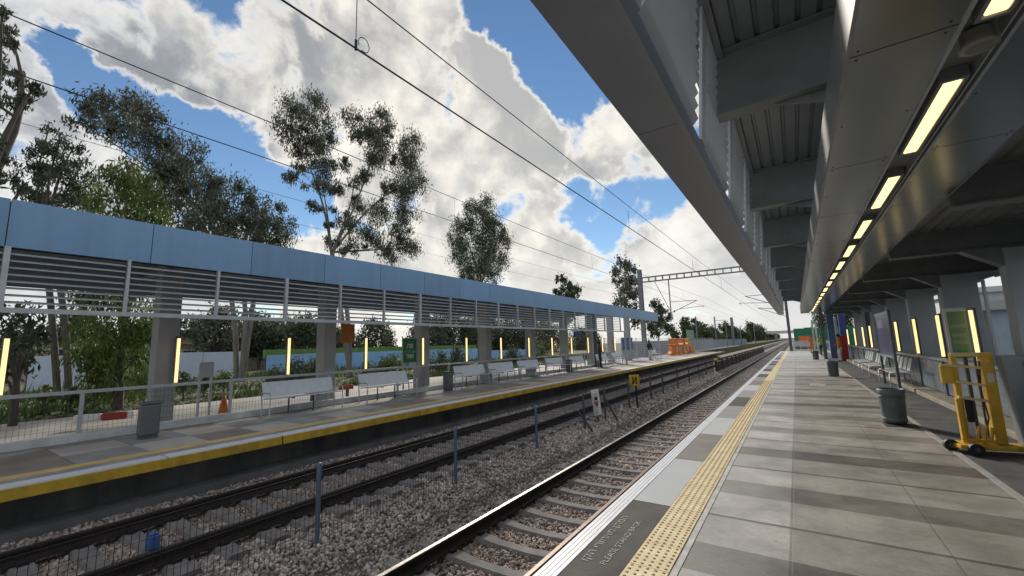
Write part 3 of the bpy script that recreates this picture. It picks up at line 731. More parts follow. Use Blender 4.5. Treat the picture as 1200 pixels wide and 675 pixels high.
for k in ks:
    yc = e0+per*k
    if yc > YN or yc < YS: continue
    b = MB(); b.hexa([(scr(EZ)+.02, yc+.0, EZ+.2), (scr(EZ)+.05, yc+.0, EZ+.2), (scr(EZ)+.05, yc+.26, EZ+.2), (scr(EZ)+.02, yc+.26, EZ+.2),
                      (scr(TZ)+.02, yc+.0, TZ), (scr(TZ)+.05, yc+.0, TZ), (scr(TZ)+.05, yc+.26, TZ), (scr(TZ)+.02, yc+.26, TZ)])
    part(b, 'screen_mullion', BLADE, K)
    b = MB(); n = 11
    for i in range(n):
        z = EZ+.24+.14*i; x = scr(z)
        b.hexa([(x-.055, yc-per+.31, z-.03), (x-.045, yc-per+.31, z-.04), (x-.045, yc-.27, z-.04), (x-.055, yc-.27, z-.03),
                (x+.045, yc-per+.31, z+.075), (x+.055, yc-per+.31, z+.065), (x+.055, yc-.27, z+.065), (x+.045, yc-.27, z+.075)])
    part(b, 'louvre_blades', BLADE, K)
part(MB().box(TX-.05, TX+.12, YS, YN, TZ+.0, TZ+.1), 'screen_head', BEAM, K)
# ribbed roof deck over the screen
b = MB(); pr = []
x = TX-.3
while x < 1.9:
    pr += [(x, 5.43), (x+.15, 5.43), (x+.165, 5.47), (x+.2, 5.47)]; x += .215
pr2 = pr+[(pr[-1][0], 5.55), (pr[0][0], 5.55)]
b.prism(pr2, YS, YN); part(b, 'roof_deck', DECK, K)
for k in range(-3, 8):
    y = 5.95+4.9*k
    if y > YN: continue
    b = MB(); b.box(TX-.02, 1.2, y-.012, y+.012, 4.55, 5.42).box(TX-.02, 1.2, y-.13, y+.13, 4.53, 4.552).box(TX-.02, 1.2, y-.13, y+.13, 5.40, 5.424)
    b.add([(.05, y+.02, 4.53), (.62, y+.02, 4.53), (.62, y+.02, 4.36), (.05, y+.05, 4.53), (.62, y+.05, 4.53), (.62, y+.05, 4.36)], [(0, 1, 2), (3, 4, 5), (0, 1, 4, 3), (1, 2, 5, 4), (0, 2, 5, 3)])
    part(b, 'roof_beam', BEAM, K)
# central soffit: panels with a light slot
SX0, SX1, SZ = .52, 2.06, 3.6
sy = [3.72+2.47*k for k in range(-5, 17)]
for y0, y1 in zip(sy, sy[1:]):
    if y0 > YN-1.5: break
    b = MB().box(SX0, 1.10, y0+.007, y1-.007, SZ, SZ+.03)
    for x in (SX0+.05, 1.04):
        for y in (y0+.06, (y0+y1)/2, y1-.06): b.lathe((x, y, SZ-.0035), [(0, 0), (.007, 0), (.009, .0035)], 8, 1)
    part(b, 'soffit_panel', [SOFF, DARK], K)
    b = MB().box(1.42, SX1, y0+.007, y1-.007, SZ, SZ+.03)
    for x in (1.47, SX1-.05):
        for y in (y0+.06, (y0+y1)/2, y1-.06): b.lathe((x, y, SZ-.0035), [(0, 0), (.007, 0), (.009, .0035)], 8, 1)
    part(b, 'soffit_panel', [SOFF, DARK], K)
YC = min(sy[-1], YN-1.2)
part(MB().box(1.10, 1.42, YS, YC, SZ+.10, SZ+.13), 'light_slot', BEAM, K)
b = MB()
for x in (1.095, 1.40): b.box(x, x+.025, YS, YC, SZ-.012, SZ+.099)
b.box(1.36, 1.372, YS, YC, SZ-.006, SZ+.099)
part(b, 'slot_trim', STEEL, K)
part(MB().box(SX0+.01, 1.09, YS, YC, SZ+.04, SZ+.06).box(1.43, SX1-.01, YS, YC, SZ+.04, SZ+.06), 'panel_backing', DARK, K)
part(MB().box(SX0-.02, SX0+.004, YS, YC, SZ-.005, SZ+.46), 'soffit_side', mt('soffit_side', (.30, .31, .32), .4, .4, var=.08), K)
part(MB().box(SX1-.004, SX1+.03, YS, YC, SZ+.0, SZ+.36), 'soffit_side', BEAM, K)
part(MB().box(SX0+.01, SX1, YS, YC, SZ+.44, SZ+.46), 'soffit_top', DARK, K)
# rear roof
b = MB(); pr = []; x = SX1-.1
while x < 5.3:
    pr += [(x, 3.98), (x+.15, 3.98), (x+.17, 4.03), (x+.22, 4.03)]; x += .24
b.prism(pr+[(pr[-1][0], 4.1), (pr[0][0], 4.1)], YS, YN); part(b, 'rear_roof_deck', mt('rear_deck', (.22, .235, .24), .6, .2, var=.2), K)
for k in range(-4, 7):
    y = 13.6+4.9*k
    if y > YN: continue
    REAR = mt('rear_beam', (.19, .21, .215), .55, .1, var=.15)
    b = MB(); b.box(SX1+.04, 5.2, y-.05, y+.05, 3.45, 3.97).box(SX1+.04, 5.2, y-.16, y+.16, 3.42, 3.452)
    b.add([(3.3, y-.16, 3.42), (3.95, y-.16, 3.42), (3.95, y-.16, 3.0), (3.3, y+.16, 3.42), (3.95, y+.16, 3.42), (3.95, y+.16, 3.0)], [(0, 1, 2), (3, 4, 5), (0, 1, 4, 3), (1, 2, 5, 4), (0, 2, 5, 3)])
    part(b, 'rear_beam', REAR, K)
    part(MB().box(3.92, 4.72, y-.2, y+.2, -.15, 3.41), 'column', mt('canopy_column', (.40, .44, .47), .6, .1, var=.12, scale=1.3), K, bevel=.02)
part(MB().box(5.2, 5.28, YS, YN, 3.3, 4.1), 'rear_fascia', mt('rear_fascia', (.3, .33, .36), .5, .2, var=.1), K)
b = MB()
for k in range(-2, 6):
    y = 13.6+4.9*k
    if y+4.5 > YN: break
    b.box(5.0, 5.06, y+.5, y+4.4, 3.18, 3.26).box(5.0, 5.06, y+.5, y+.62, 0, 3.18)
part(b, 'rear_frame', mt('pale_frame', (.5, .55, .6), .4, .3, var=.08), K)

# ceiling lights in the slot
def ceiling_light(T):
    MB().box(-.055, .055, -.77, .77, -.035, .0).build('diffuser', GLOWC, T, bevel=.012)
    b = MB(); b.box(-.085, -.060, -.80, .80, -.03, .075).box(.060, .085, -.80, .80, -.03, .075).box(-.085, .085, -.83, -.80, -.03, .075).box(-.085, .085, .80, .83, -.03, .075)
    b.build('housing', BEAM, T)
T0 = None
for k in range(-2, 15):
    y = 5.36+2.42*k
    if y > YC-1: break
    i = k+2
    lab = ('glowing ceiling light beside the round ceiling speaker, at the top right' if k == -1 else 'nearest long glowing ceiling light below the round ceiling speaker' if k == 0 else f'glowing ceiling light under the near canopy, {ORD[max(k,0)]} beyond the round speaker' if k > 0 else 'ceiling light under the near canopy behind the camera')
    if T0 is None: T0 = thing('ceiling_light', lab, 'ceiling light', (1.25, y, SZ+.02), 'ceiling lights in the canopy slot'); ceiling_light(T0)
    else: o = copy_tree(T0); o.location = (1.25, y, SZ+.02); o['label'] = lab
t = thing('ceiling_speaker', 'round pale speaker fixed to the canopy soffit between the lights', 'speaker', (1.25, 4.02, SZ))
MB().lathe((0, 0, 0), [(.085, .06), (.085, -.02), (.10, -.04), (.10, -.055), (.0, -.058)], 24).build('housing', mt('speaker_grey', (.30, .30, .28), .5, var=.08), t)
MB().lathe((0, 0, -.0585), [(.07, 0), (.02, -.004), (.0, -.004)], 20).build('grille', mt('speaker_grille', (.22, .22, .21), .6, var=.1), t)

# ------------------------------------------------------------------ near platform furniture
F3 = thing('platform_fence', 'blue grey panelled fence with top rail at the back of the near platform', 'fence', (2.9, 25, 0))
part(MB().box(2.56, 3.05, -8, 60, -.05, .1), 'kerb', mt('tan_kerb', (.34, .30, .24), .8, var=.25, scale=2, bump=.2), F3, bevel=.02)
part(MB().box(2.86, 2.96, -8, 60, .93, .99), 'top_rail', STEEL, F3)
for k in range(28):
    y = -7.6+2.45*k
    part(MB().box(2.88, 2.94, y-.04, y+.04, .1, .929), 'post', STEEL_D, F3)
    if y > 2: part(MB().box(2.905, 2.918, y+.08, y+2.37, .14, .90), 'panel', GPANEL, F3)
T0 = None
for k, y in enumerate((12.97, 15.57, 18.3, 21.3, 28.1, 30.9, 35.0, 39.5)):
    lab = ['warm strip light beside the green board on the near platform fence', 'warm strip light on the near fence, second from the right', 'warm strip light on the near fence, third from the right', 'warm strip light on the near fence just right of the purple board',
           'warm strip light on the near fence just left of the purple board', 'warm strip light on the near fence, second left of the purple board', 'warm strip light on the near fence, third left of the purple board', 'farthest warm strip light on the near fence, by the red machine'][k]
    if T0 is None: T0 = thing('strip_light', lab, 'strip light', (3.16, y, .96), 'strip lights along the near platform fence'); strip_light(T0, 1.14); [setattr(c, 'scale', (-1, 1, 1)) for c in T0.children]
    else: o = copy_tree(T0); o.location = (3.16, y, .96); o['label'] = lab
t = thing('advert_board', 'pale green board with a white frame beside the nearest strip light', 'board', (2.96, 13.12, 0))
MB().box(-.15, .15, -.03, .03, 1.04, 2.06).build('panel', mt('green_board_face', (.15, .24, .13), .4, var=.15, scale=4), t)
b = MB(); b.box(-.19, .16, -.045, .045, 2.06, 2.14).box(-.19, -.15, -.045, .045, 1.04, 2.06).box(-.19, .16, -.045, .045, 1.0, 1.04); b.build('frame', mt('pale_frame2', (.5, .52, .5), .4, .2, var=.05), t)
for z in (1.75, 1.55, 1.4): MB().box(-.11, .11, -.034, -.0305, z-.04, z+.03).build('text_block', mt('board_text', (.22, .33, .2), .5, var=.2, scale=20), t)
MB().box(-.08, .1, -.034, -.0305, 1.12, 1.22).build('green_block', mt('board_green', (.03, .25, .1), .5, var=.1), t)
MB().box(-.03, .03, -.02, .02, .99-1.03, 1.0).build('post', STEEL, t)
# purple map board
t = thing('map_board', 'purple information board with a pale square between grey posts', 'board', (2.3, 17.2, 0))
MB().box(-.02, .02, -.85, 1.45, 1.0, 2.2).build('panel', SIGNP, t)
MB().box(-.03, .03, -1.02, -.86, 0, 2.32).build('post', mt('board_post', (.11, .125, .135), .5, .3, var=.1), t); MB().box(-.03, .03, 1.46, 1.56, 0, 2.32).build('post', mt('board_post', (.11, .125, .135)), t)
MB().box(-.03, .03, -.86, 1.46, 2.2, 2.3).build('top_bar', STEEL, t)
MB().box(-.025, .025, -.86, 1.46, .92, .995).build('lower_bar', STEEL, t)
MB().box(-.024, -.0205, .15, 1.15, 1.82, 2.08).build('pale_square', mt('pale_square', (.5, .52, .6), .5, var=.25, scale=14), t)
# seats
def seat_bench(T, n=4):
    for i in range(n):
        y = (i-(n-1)/2)*.62
        MB().hexa([(-.22, y-.23, .43), (.22, y-.23, .45), (.22, y+.23, .45), (-.22, y+.23, .43), (-.22, y-.23, .45), (.22, y-.23, .475), (.22, y+.23, .475), (-.22, y+.23, .45)]).build('seat', WHITE, T, bevel=.012)
        MB().hexa([(.21, y-.22, .50), (.235, y-.22, .50), (.235, y+.22, .50), (.21, y+.22, .50), (.31, y-.2, .88), (.335, y-.2, .88), (.335, y+.2, .88), (.31, y+.2, .88)]).build('backrest', WHITE, T, bevel=.012)
    MB().box(-.03, .03, -n*.31, n*.31, .38, .43).build('rail', STEEL, T)
    for y in (-n*.31+.2, n*.31-.2): MB().tube([(-.24, y, 0), (-.24, y, .40), (.2, y, .40), (.26, y, 0)], .02, 8).build('leg', STEEL, T)
b0 = thing('seat_row', 'row of white seats left of the purple board on the near platform', 'seats', (2.4, 21.9, 0), 'white seat rows on the near platform'); seat_bench(b0, 4)
o = copy_tree(b0); o.location = (2.42, 25.2, 0); o['label'] = 'farther row of white seats near the red machine on the near platform'
o = copy_tree(b0); o.location = (2.5, 18.35, 0); o['label'] = 'row of white seats right behind the purple board on the near platform'
# bins
def bin_near(T):
    MB().lathe((0, 0, 0), [(.0, .03), (.165, .03), (.17, .05), (.188, .52), (.195, .53), (.197, .62), (.188, .625), (.178, .59), (.168, .25), (.0, .25)], 24).build('body', BINM, T)
    MB().lathe((0, 0, 0), [(.171, .045), (.178, .05), (.18, .11), (.173, .12)], 24).build('foot_ring', BINM, T)
    MB().lathe((0, 0, 0), [(.187, .47), (.193, .475), (.194, .50), (.189, .505)], 24).build('band', STEEL_D, T)
T0 = None
for (x, y), lb in zip(((1.33, 10.35), (1.1, 21.4), (1.0, 36.5)), ('dark grey round bin nearest the camera on the near platform', 'dark round bin left of the white seats', 'farthest dark round bin on the near platform by the posts')):
    if T0 is None: T0 = thing('litter_bin', lb, 'bin', (x, y, 0), 'round bins on the near platform'); bin_near(T0)
    else: o = copy_tree(T0); o.location = (x, y, 0); o['label'] = lb; o.rotation_euler = (0, 0, random.random()*3)
MB().box(-.05, .05, -.3, .3, .0, .02)
t = thing('bin_stand', 'flat dark metal plate lying under the nearest round bin', 'plate', (1.45, 10.2, 0))
MB().box(-.3, .15, -.2, .2, .002, .010).build('plate', mt('dark_plate', (.05, .045, .045), .6, var=.3), t)

# yellow wheelchair lift with its grey platform folded up
t = thing('wheelchair_lift', 'yellow wheelchair lift on black wheels at the right edge', 'lift', (1.92, 8.45, 0))
b = MB(); b.box(-.16, -.10, -.05, .03, .14, 1.30).box(.14, .26, -.07, .05, .10, 1.31).build('mast', YEL, t, bevel=.008)
b = MB(); b.box(-.16, .26, -.06, .02, 1.27, 1.32); b.build('top_bar', mt('pale_yellow_bar', (.62, .50, .22), .5, var=.1), t, bevel=.006)
b = MB()
for z in (1.16, .93, .72): b.bar((-.30 if z > 1.1 else -.17, -.10, z), (.14, -.06, z-.05), .035, .035)
b.build('cross_bars', mt('pale_yellow_bar', (.62, .50, .22)), t, bevel=.004)
b = MB(); b.box(-.30, -.17, -.09, -.03, .90, 1.15).build('handle_box', YEL, t, bevel=.01)
b = MB(); b.box(-.02, .015, -.04, .0, .14, 1.26).box(.085, .105, -.03, -.01, .14, 1.26); b.build('lift_rail', mt('lift_dark', (.06, .055, .045), .6, var=.2), t)
MB().box(-.085, -.025, -.045, -.0, .38, .72).build('battery_box', BLACKP, t, bevel=.01)
b = MB(); b.box(.165, .235, -.0735, -.0705, .92, 1.04); b.build('label_plate', mt('lift_label', (.55, .53, .45), .5, var=.25, scale=40), t)
b = MB()
for z in (.2, .45, .7, .95, 1.2): b.tube([(.2, -.076, z), (.2, -.068, z)], .011, 8)
b.build('bolts', STEEL, t)
MB().tube([(.13, -.03, 1.2), (.09, -.05, .8), (.12, -.05, .45), (.05, -.06, .2)], .009, 6).build('cable', BLACKP, t)
b = MB(); b.box(-.20, -.155, -.12, -.06, .15, .70).box(-.20, .22, -.12, -.06, .12, .17); b.build('front_frame', YEL, t, bevel=.006)
b = MB(); b.box(-.30, 1.2, -.18, .1, .05, .11).box(-.30, .25, -.30, -.18, .07, .12); b.build('base', YEL, t, bevel=.01)
b = MB()
for x in (-.05, .02, .08): b.bar((x, -.1, .14), (x+.06, -.05, .36-.5*abs(x)), .03, .03)
b.build('lever', YEL, t, bevel=.004)
for x, y in ((-.32, -.08), (-.16, -.32)):
    w = MB(); w.tube([(x, y-.03, .075), (x, y+.03, .075)], .078, 18); wo = w.build('wheel', RUBBER, t)
    MB().tube([(x, y-.036, .075), (x, y+.036, .075)], .03, 12).build('hub', STEEL_D, wo)
for x, y in ((.6, -.05), (1.1, .06)): MB().tube([(x, y-.03, .06), (x, y+.03, .06)], .06, 14).build('wheel', RUBBER, t)
gb = thing('folded_ramp', 'grey folded metal ramp standing on the yellow lift at the right edge', 'ramp', (2.52, 8.45, 0))
MB().hexa([(-.22, -.08, .12), (.8, -.08, .12), (.8, .08, .12), (-.22, .08, .12), (-.30, -.08, 1.28), (.8, -.08, 1.28), (.8, .08, 1.28), (-.30, .08, 1.28)]).build('panel', GREYB, gb, bevel=.012)
MB().box(-.10, .5, -.095, -.082, .9, 1.22).build('pale_panel', mt('scuffed_pale', (.30, .31, .31), .6, col2=(.12, .13, .14), scale=9), gb)
MB().box(-.03, .75, -.092, -.081, .16, .85).build('dark_panel', mt('slate_panel', (.17, .19, .205), .5, .1, var=.15, scale=2), gb)
gb.rotation_euler = (0, 0, R(8)); t.rotation_euler = (0, 0, R(8))

# red vending machine, blue pillar, posts and people at the far end of the near platform
rm = thing('vending_machine', 'red vending machine against the near platform fence', 'vending machine', (2.52, 35.5, 0))
MB().box(-.24, .22, -.36, .36, .05, 1.62).build('cabinet', REDP, rm, bevel=.02)
MB().box(-.256, -.241, -.3, .10, .5, 1.5).build('front_window', mt('maroon_window', (.16, .012, .012), .15, var=.2), rm)
MB().box(-.256, -.241, .16, .3, .8, 1.2).build('coin_panel', BLACKP, rm)
MB().box(-.2, .18, -.32, .32, 0, .05).build('base', BLACKP, rm)
EP = mt('platform_post', (.14, .16, .18), .5, .3, var=.1)
def post(px, pytop, Y, w, m_, lab):
    q = at_y(px, pytop, Y); t = thing('platform_post', lab, 'post', (q[0], Y, 0))
    MB().box(-w/2, w/2, -w/2, w/2, .012, q[2]).build('shaft', m_, t, bevel=.01); MB().box(-w*.8, w*.8, -w*.8, w*.8, 0, .012).build('base_plate', STEEL_D, t)
    return t
post(960.5, 362, 38, .20, EP, 'dark square post under the far end of the near canopy')
post(971, 364, 40, .42, mt('blue_pillar', (.10, .15, .30), .5, .1, var=.15), 'blue grey pillar left of the red vending machine')
post(985, 366, 48, .5, mt('navy_pillar', (.03, .05, .2), .5, var=.15), 'dark navy pillar behind the red vending machine')
post(951, 375, 46, .14, mt('pale_post', (.5, .52, .5), .5, var=.1), 'thin pale post near the far platform end')
post(955, 378, 50, .14, mt('pale_post', (.5, .52, .5)), 'thin pale post farther back near the far platform end')
post(978, 372, 44, .16, STEEL, 'slim grey post just left of the red vending machine')
post(1015, 366, 30, .2, EP, 'dark post between the strip lights left of the purple board')
# end railing and boards
er = thing('end_railing', 'grey railing with pale panels closing the end of the near platform', 'railing', (1, 60, 0))
for k in range(6): part(MB().box(-.4+.7*k, -.34+.7*k, 59.97, 60.03, 0, 1.15), 'post', STEEL, er)
part(MB().box(-.4, 3.2, 59.96, 60.04, 1.15, 1.21), 'top_rail', STEEL, er); part(MB().box(-.3, 3.1, 59.985, 60.015, .55, 1.1), 'panel', mt('pale_rail_panel', (.42, .46, .52), .5, .2, var=.1), er)
tag(MB().box(.25, 1.3, 61.5, 61.6, .4, 1.75).build('orange_sheet', ORANGE, bevel=.02), 'orange sheet behind the end railing of the near platform', 'sheet')
th = thing('green_hoarding', 'dark green hoarding beyond the end of the near platform', 'hoarding', (4, 75, 0))
for k in range(7): part(MB().box(-.2+1.25*k, 1.02+1.25*k, 75, 75.06, -.1, 2.9+.1*(k % 2)), 'panel', TEAL, th)
for k in range(8): part(MB().box(-.25+1.25*k, -.17+1.25*k, 75.07, 75.15, -.1, 2.8), 'post', STEEL_D, th)

# ------------------------------------------------------------------ people (small figures far along the platforms)
def person(loc, rz, pose, top, legs, label, scale=1.0, hairlong=False):
    T = thing('person', label, 'person', loc); T.rotation_euler = (0, 0, rz); T.scale = (scale,)*3
    if pose == 'stand':
        J = dict(pel=(0, 0, .95), waist=(0, 0, 1.1), chest=(0, .0, 1.32), neck=(0, 0, 1.47), head=(0, .03, 1.58), crown=(0, .03, 1.70),
                 hl=(-.1, 0, .92), kl=(-.11, .02, .5), al=(-.11, 0, .09), tl=(-.12, .17, .04), hr=(.1, 0, .92), kr=(.12, .06, .5), ar=(.13, .02, .09), tr=(.14, .19, .04),
                 sl=(-.18, 0, 1.41), el=(-.24, .02, 1.14), wl=(-.22, .12, .9), fl=(-.21, .17, .82), sr=(.18, 0, 1.41), er=(.25, .02, 1.14), wr=(.2, .2, 1.02), fr=(.17, .27, 1.05))
    else:
        J = dict(pel=(0, 0, .55), waist=(0, .0, .7), chest=(0, .03, .92), neck=(0, .05, 1.08), head=(0, .09, 1.19), crown=(0, .09, 1.31),
                 hl=(-.1, .03, .54), kl=(-.12, .45, .52), al=(-.12, .46, .1), tl=(-.12, .63, .045), hr=(.1, .03, .54), kr=(.13, .45, .52), ar=(.13, .5, .1), tr=(.14, .67, .045),
                 sl=(-.18, .03, 1.01), el=(-.25, .12, .76), wl=(-.18, .34, .62), fl=(-.15, .42, .6), sr=(.18, .03, 1.01), er=(.25, .12, .76), wr=(.18, .34, .62), fr=(.15, .42, .6))
    rad = dict(pel=.15, waist=.135, chest=.155, neck=.06, head=.1, crown=.075, hl=.1, kl=.065, al=.048, tl=.035, hr=.1, kr=.065, ar=.048, tr=.035, sl=.07, el=.05, wl=.035, fl=.03, sr=.07, er=.05, wr=.035, fr=.03)
    E = [('pel', 'waist'), ('waist', 'chest'), ('chest', 'neck'), ('neck', 'head'), ('head', 'crown'), ('pel', 'hl'), ('hl', 'kl'), ('kl', 'al'), ('al', 'tl'), ('pel', 'hr'), ('hr', 'kr'), ('kr', 'ar'), ('ar', 'tr'),
         ('chest', 'sl'), ('sl', 'el'), ('el', 'wl'), ('wl', 'fl'), ('chest', 'sr'), ('sr', 'er'), ('er', 'wr'), ('wr', 'fr')]
    names = list(J); me = bpy.data.meshes.new('body'); me.from_pydata([J[k] for k in names], [(names.index(a), names.index(c)) for a, c in E], [])
    o = bpy.data.objects.new('body', me); COL.objects.link(o)
    sk = o.modifiers.new('skin', 'SKIN'); bm = bmesh.new(); bm.from_mesh(me); ly = bm.verts.layers.skin.verify(); bm.verts.ensure_lookup_table()
    for i, k in enumerate(names): bm.verts[i][ly].radius = (rad[k], rad[k]*(.75 if k in ('pel', 'waist', 'chest') else 1)); bm.verts[i][ly].use_root = k == 'pel'
    bm.to_mesh(me); bm.free(); sb = o.modifiers.new('sub', 'SUBSURF'); sb.levels = sb.render_levels = 2
    bpy.context.view_layer.update(); me2 = bpy.data.meshes.new_from_object(o.evaluated_get(bpy.context.evaluated_depsgraph_get()))
    o.modifiers.clear(); o.data = me2; me2.materials.clear()
    for q in (SKIN, top, legs, BLACKP): me2.materials.append(q)
    nk = J['neck'][2]+.01; pz = J['pel'][2]
    for p in me2.polygons:
        c = p.center; p.use_smooth = True
        hand = min((Vector(J['fl'])-c).length, (Vector(J['fr'])-c).length) < .09
        leg = (c.z < pz-.02) if pose == 'stand' else (c.z < .6 and c.y > .1 or c.z < .52)
        p.material_index = 3 if c.z < .1 else 0 if (c.z > nk or hand) else 2 if (leg and not abs(c.x) > .2) else 1
    o.parent = T
    h = Vector(J['head']); b = MB()
    b.lathe((h.x, h.y-.02, h.z+.02), [(.0, .155), (.06, .145), (.098, .10), (.112, .04), (.108, -.02 if not hairlong else -.16), (.09, -.03 if not hairlong else -.18)], 14)
    hm = b.build('hair', HAIR, T)
    hm.data.transform(Matrix.Translation((0, -.012, 0)))
    b = MB()
    for s in (-1, 1): b.lathe((h.x+s*.035, h.y+.088, h.z+.01), [(0, .012), (.011, .0), (0, -.012)], 6)
    b.lathe((h.x, h.y+.1, h.z-.03), [(0, .025), (.014, -.015), (0, -.022)], 6)
    b.build('face', mt('face_detail', (.22, .12, .09), .6, var=.1), T)
    return T
person((-10.95, 26.6, 0), R(-60), 'stand', CL_RED, CL_DK, 'person in a dark red top standing on the far platform by the benches')
person((-10.5, 36.6, 0), R(-120), 'stand', CL_DK, CL_WHT, 'person in dark top and pale trousers near the blue sign')
person((-10.9, 38.0, 0), R(-90), 'stand', CL_WHT, CL_RED, 'person in pale top and maroon trousers near the blue sign')
person((2.2, 33.6, 0), R(100), 'stand', CL_ORG, CL_WHT, 'person in orange top beside the red vending machine')
person((1.75, 44.5, 0), R(180), 'stand', CL_GRN, CL_DK, 'person in lime vest and dark trousers among the platform posts')
person((1.2, 50.5, 0), R(180), 'stand', CL_ORG, CL_ORG, 'person in orange clothes far along the near platform')

# ------------------------------------------------------------------ overhead line
def wire(pts, r, lab, droppers=()):
    t = thing('overhead_wire', lab, 'overhead wire', pts[0]); o = np.array(pts[0])
    MB().tube([np.array(p)-o for p in pts], r, 5).build('cable', WIRE, t)
    for a, c in droppers: MB().tube([np.array(a)-o, np.array(c)-o], r*.55, 4).build('dropper', WIRE, t)
    return t
def sag(x0, y0, y1, z0, z1, s, n=14):
    return [(x0, y0+(y1-y0)*i/n, z0+(z1-z0)*i/n - s*4*(i/n)*(1-i/n)) for i in range(n+1)]
XN, XF = -3.63, -7.1
q = at_x(417, 57, XN)
wire([(XN, -20, 4.84), (XN, q[1], 4.84), (XN, 46, 4.84), (XN, 100, 4.84), (XN, 300, 4.84)], .011, 'contact wire above the near track with a small loop clip',
     [((XN, q[1], 4.84), (XN, q[1], 5.5)), ((XN, q[1]+9, 4.84), (XN, q[1]+9, 5.36)), ((XN, q[1]+18, 4.84), (XN, q[1]+18, 5.3)), ((XN, q[1]+27, 4.84), (XN, q[1]+27, 5.4))])
b = MB(); lp = [(XN, q[1]+.10+.07*math.cos(a)-.0, 4.94+.085*math.sin(a)) for a in np.linspace(-2.0, 3.6, 14)]
b.tube(lp, .005, 5).tube([(XN, q[1], 4.82), (XN, q[1], 4.94)], .016, 6)
tag(b.build('wire_clip', WIRE), 'small looped clip on the contact wire above the near track', 'clip')
wire(sag(XN, -20, 46, 5.75, 5.75, .25)+sag(XN, 46, 110, 5.75, 5.75, .3)[1:], .008, 'upper carrier wire above the near track')
wire([(XF, -20, 4.86), (XF, 300, 4.86)], .008, 'contact wire above the far track', [((XF, 8+9*k, 4.86), (XF, 8+9*k, 5.45)) for k in range(5)])
wire(sag(XF, -20, 46, 5.75, 5.75, .25)+sag(XF, 46, 110, 5.75, 5.75, .3)[1:], .008, 'upper carrier wire above the far track')
wire(sag(-12.9, -20, 46, 6.75, 6.9, .35)+sag(-12.9, 46, 110, 6.9, 6.9, .4)[1:], .006, 'upper feeder cable left of the far track along the canopy')
wire(sag(-13.4, -20, 46, 6.1, 6.3, .35)+sag(-13.4, 46, 110, 6.3, 6.3, .4)[1:], .006, 'lower feeder cable left of the far track along the canopy')

def mast_shape(b, h, w=.26, mi=0):
    b.box(-w/2, w/2, -w/2, -w/2+.025, 0, h, mi).box(-w/2, w/2, w/2-.025, w/2, 0, h, mi).box(-.012, .012, -w/2+.025, w/2-.025, 0, h, mi)
MG = mt('mast_grey', (.22, .23, .25), .55, .4, var=.15)
P_ = thing('overhead_gantry', 'steel gantry with ladder beam spanning both tracks beyond the canopy', 'gantry', (-13.4, 45, 0))
mb_ = MB(); mast_shape(mb_, 9.4, .42); mb_.build('mast', MG, P_)
mb2 = MB(); mast_shape(mb2, 9.0, .42); o = mb2.build('mast', MG, P_); o.location = (13.4+5.8, 0, 0)
b = MB()
def bz(x): return 8.0+.015*(x)
for dz in (0, .48): b.bar((-.7, -.16, bz(0)+dz), (19.4, -.16, bz(0)+dz), .08, .09).bar((-.7, .16, bz(0)+dz), (19.4, .16, bz(0)+dz), .08, .09)
for k in range(28):
    x = -.5+.72*k
    for y in (-.16, .16): b.box(x-.03, x+.03, y-.03, y+.03, bz(0)+.045, bz(0)+.435)
b.build('ladder_beam', MG, P_)
def cantilever(T, x, zt, side):
    MB().tube([(x, 0, zt), (x, 0, 4.2)], .06, 8).build('drop_tube', MG, T)
    b = MB(); e = x+side*2.6
    b.tube([(x, 0, 4.5), (e, 0, 5.6)], .035, 6).tube([(x, 0, 5.65), (e, 0, 5.6)], .03, 6).tube([(x+side*.9, 0, 4.85), (e+side*.6, 0, 5.0)], .025, 6).tube([(e+side*.55, 0, 5.0), (e+side*.4, 0, 4.84)], .02, 6)
    b.build('cantilever', MG, T)
    MB().lathe((x+side*.35, 0, 4.65), [(.0, -.12), (.09, -.1), (.05, -.06), (.09, -.02), (.05, .02), (.09, .06), (.0, .1)], 10).build('insulator', mt('insulator', (.12, .06, .04), .3, var=.1), T)
cantilever(P_, 13.4-10.45, 8.0, 1); cantilever(P_, 13.4-1.0, 8.0, -1)
MB().bar((13.4-11.9, 0, 8.0), (13.4-10.45, 0, 4.6), .05, .05).build('stay', MG, P_)
# masts further along
def mast(px, ytop, ybase, X, lab, arm=0, w=.26):
    # base at the ground, distance found from the mast's own position beside the line
    q = at_x(px, ytop, X); t = thing('catenary_mast', lab, 'mast', (X, q[1], -.12), 'masts along the line')
    b = MB(); mast_shape(b, q[2]+.12, w); b.build('post', MG, t)
    if arm: MB().tube([(0, 0, q[2]-.9), (arm*2.6, 0, q[2]-.9)], .05, 6).tube([(0, 0, q[2]-2), (arm*2.6, 0, q[2]-.9)], .04, 6).build('arm', MG, t)
    return t
mast(857, 372, 400, -13.4, 'thick grey mast left of the line in the middle distance', 0, .6)
mast(867, 383, 400, -14.5, 'slim grey mast beside the thick mast left of the line', 1)
mast(837, 371, 400, -16, 'tall slim mast over the green far sign', 1)
mast(815, 371, 400, -17, 'slim mast behind the orange barriers', 0)
mast(850, 377, 400, -13, 'thin mast between the green sign and thick mast', 0, .2)
mast(883, 381, 400, -12.5, 'small distant mast left of the line near the bridge', 1)
q = at_z(929, 411, 0)
t = thing('catenary_mast', 'leaning dark mast standing at the end of the near platform', 'mast', (-.62, 60.5, -.2)); b = MB(); mast_shape(b, 6.2, .3); b.build('post', STEEL_D, t); MB().box(-.3, .3, -.3, .3, 0, .25).build('base', CONC, t)
MB().tube([(0, 0, 5.2), (-3, 0, 5.6)], .04, 6).tube([(0, 0, 4.3), (-3, 0, 5.6)], .035, 6).build('arm', MG, t)
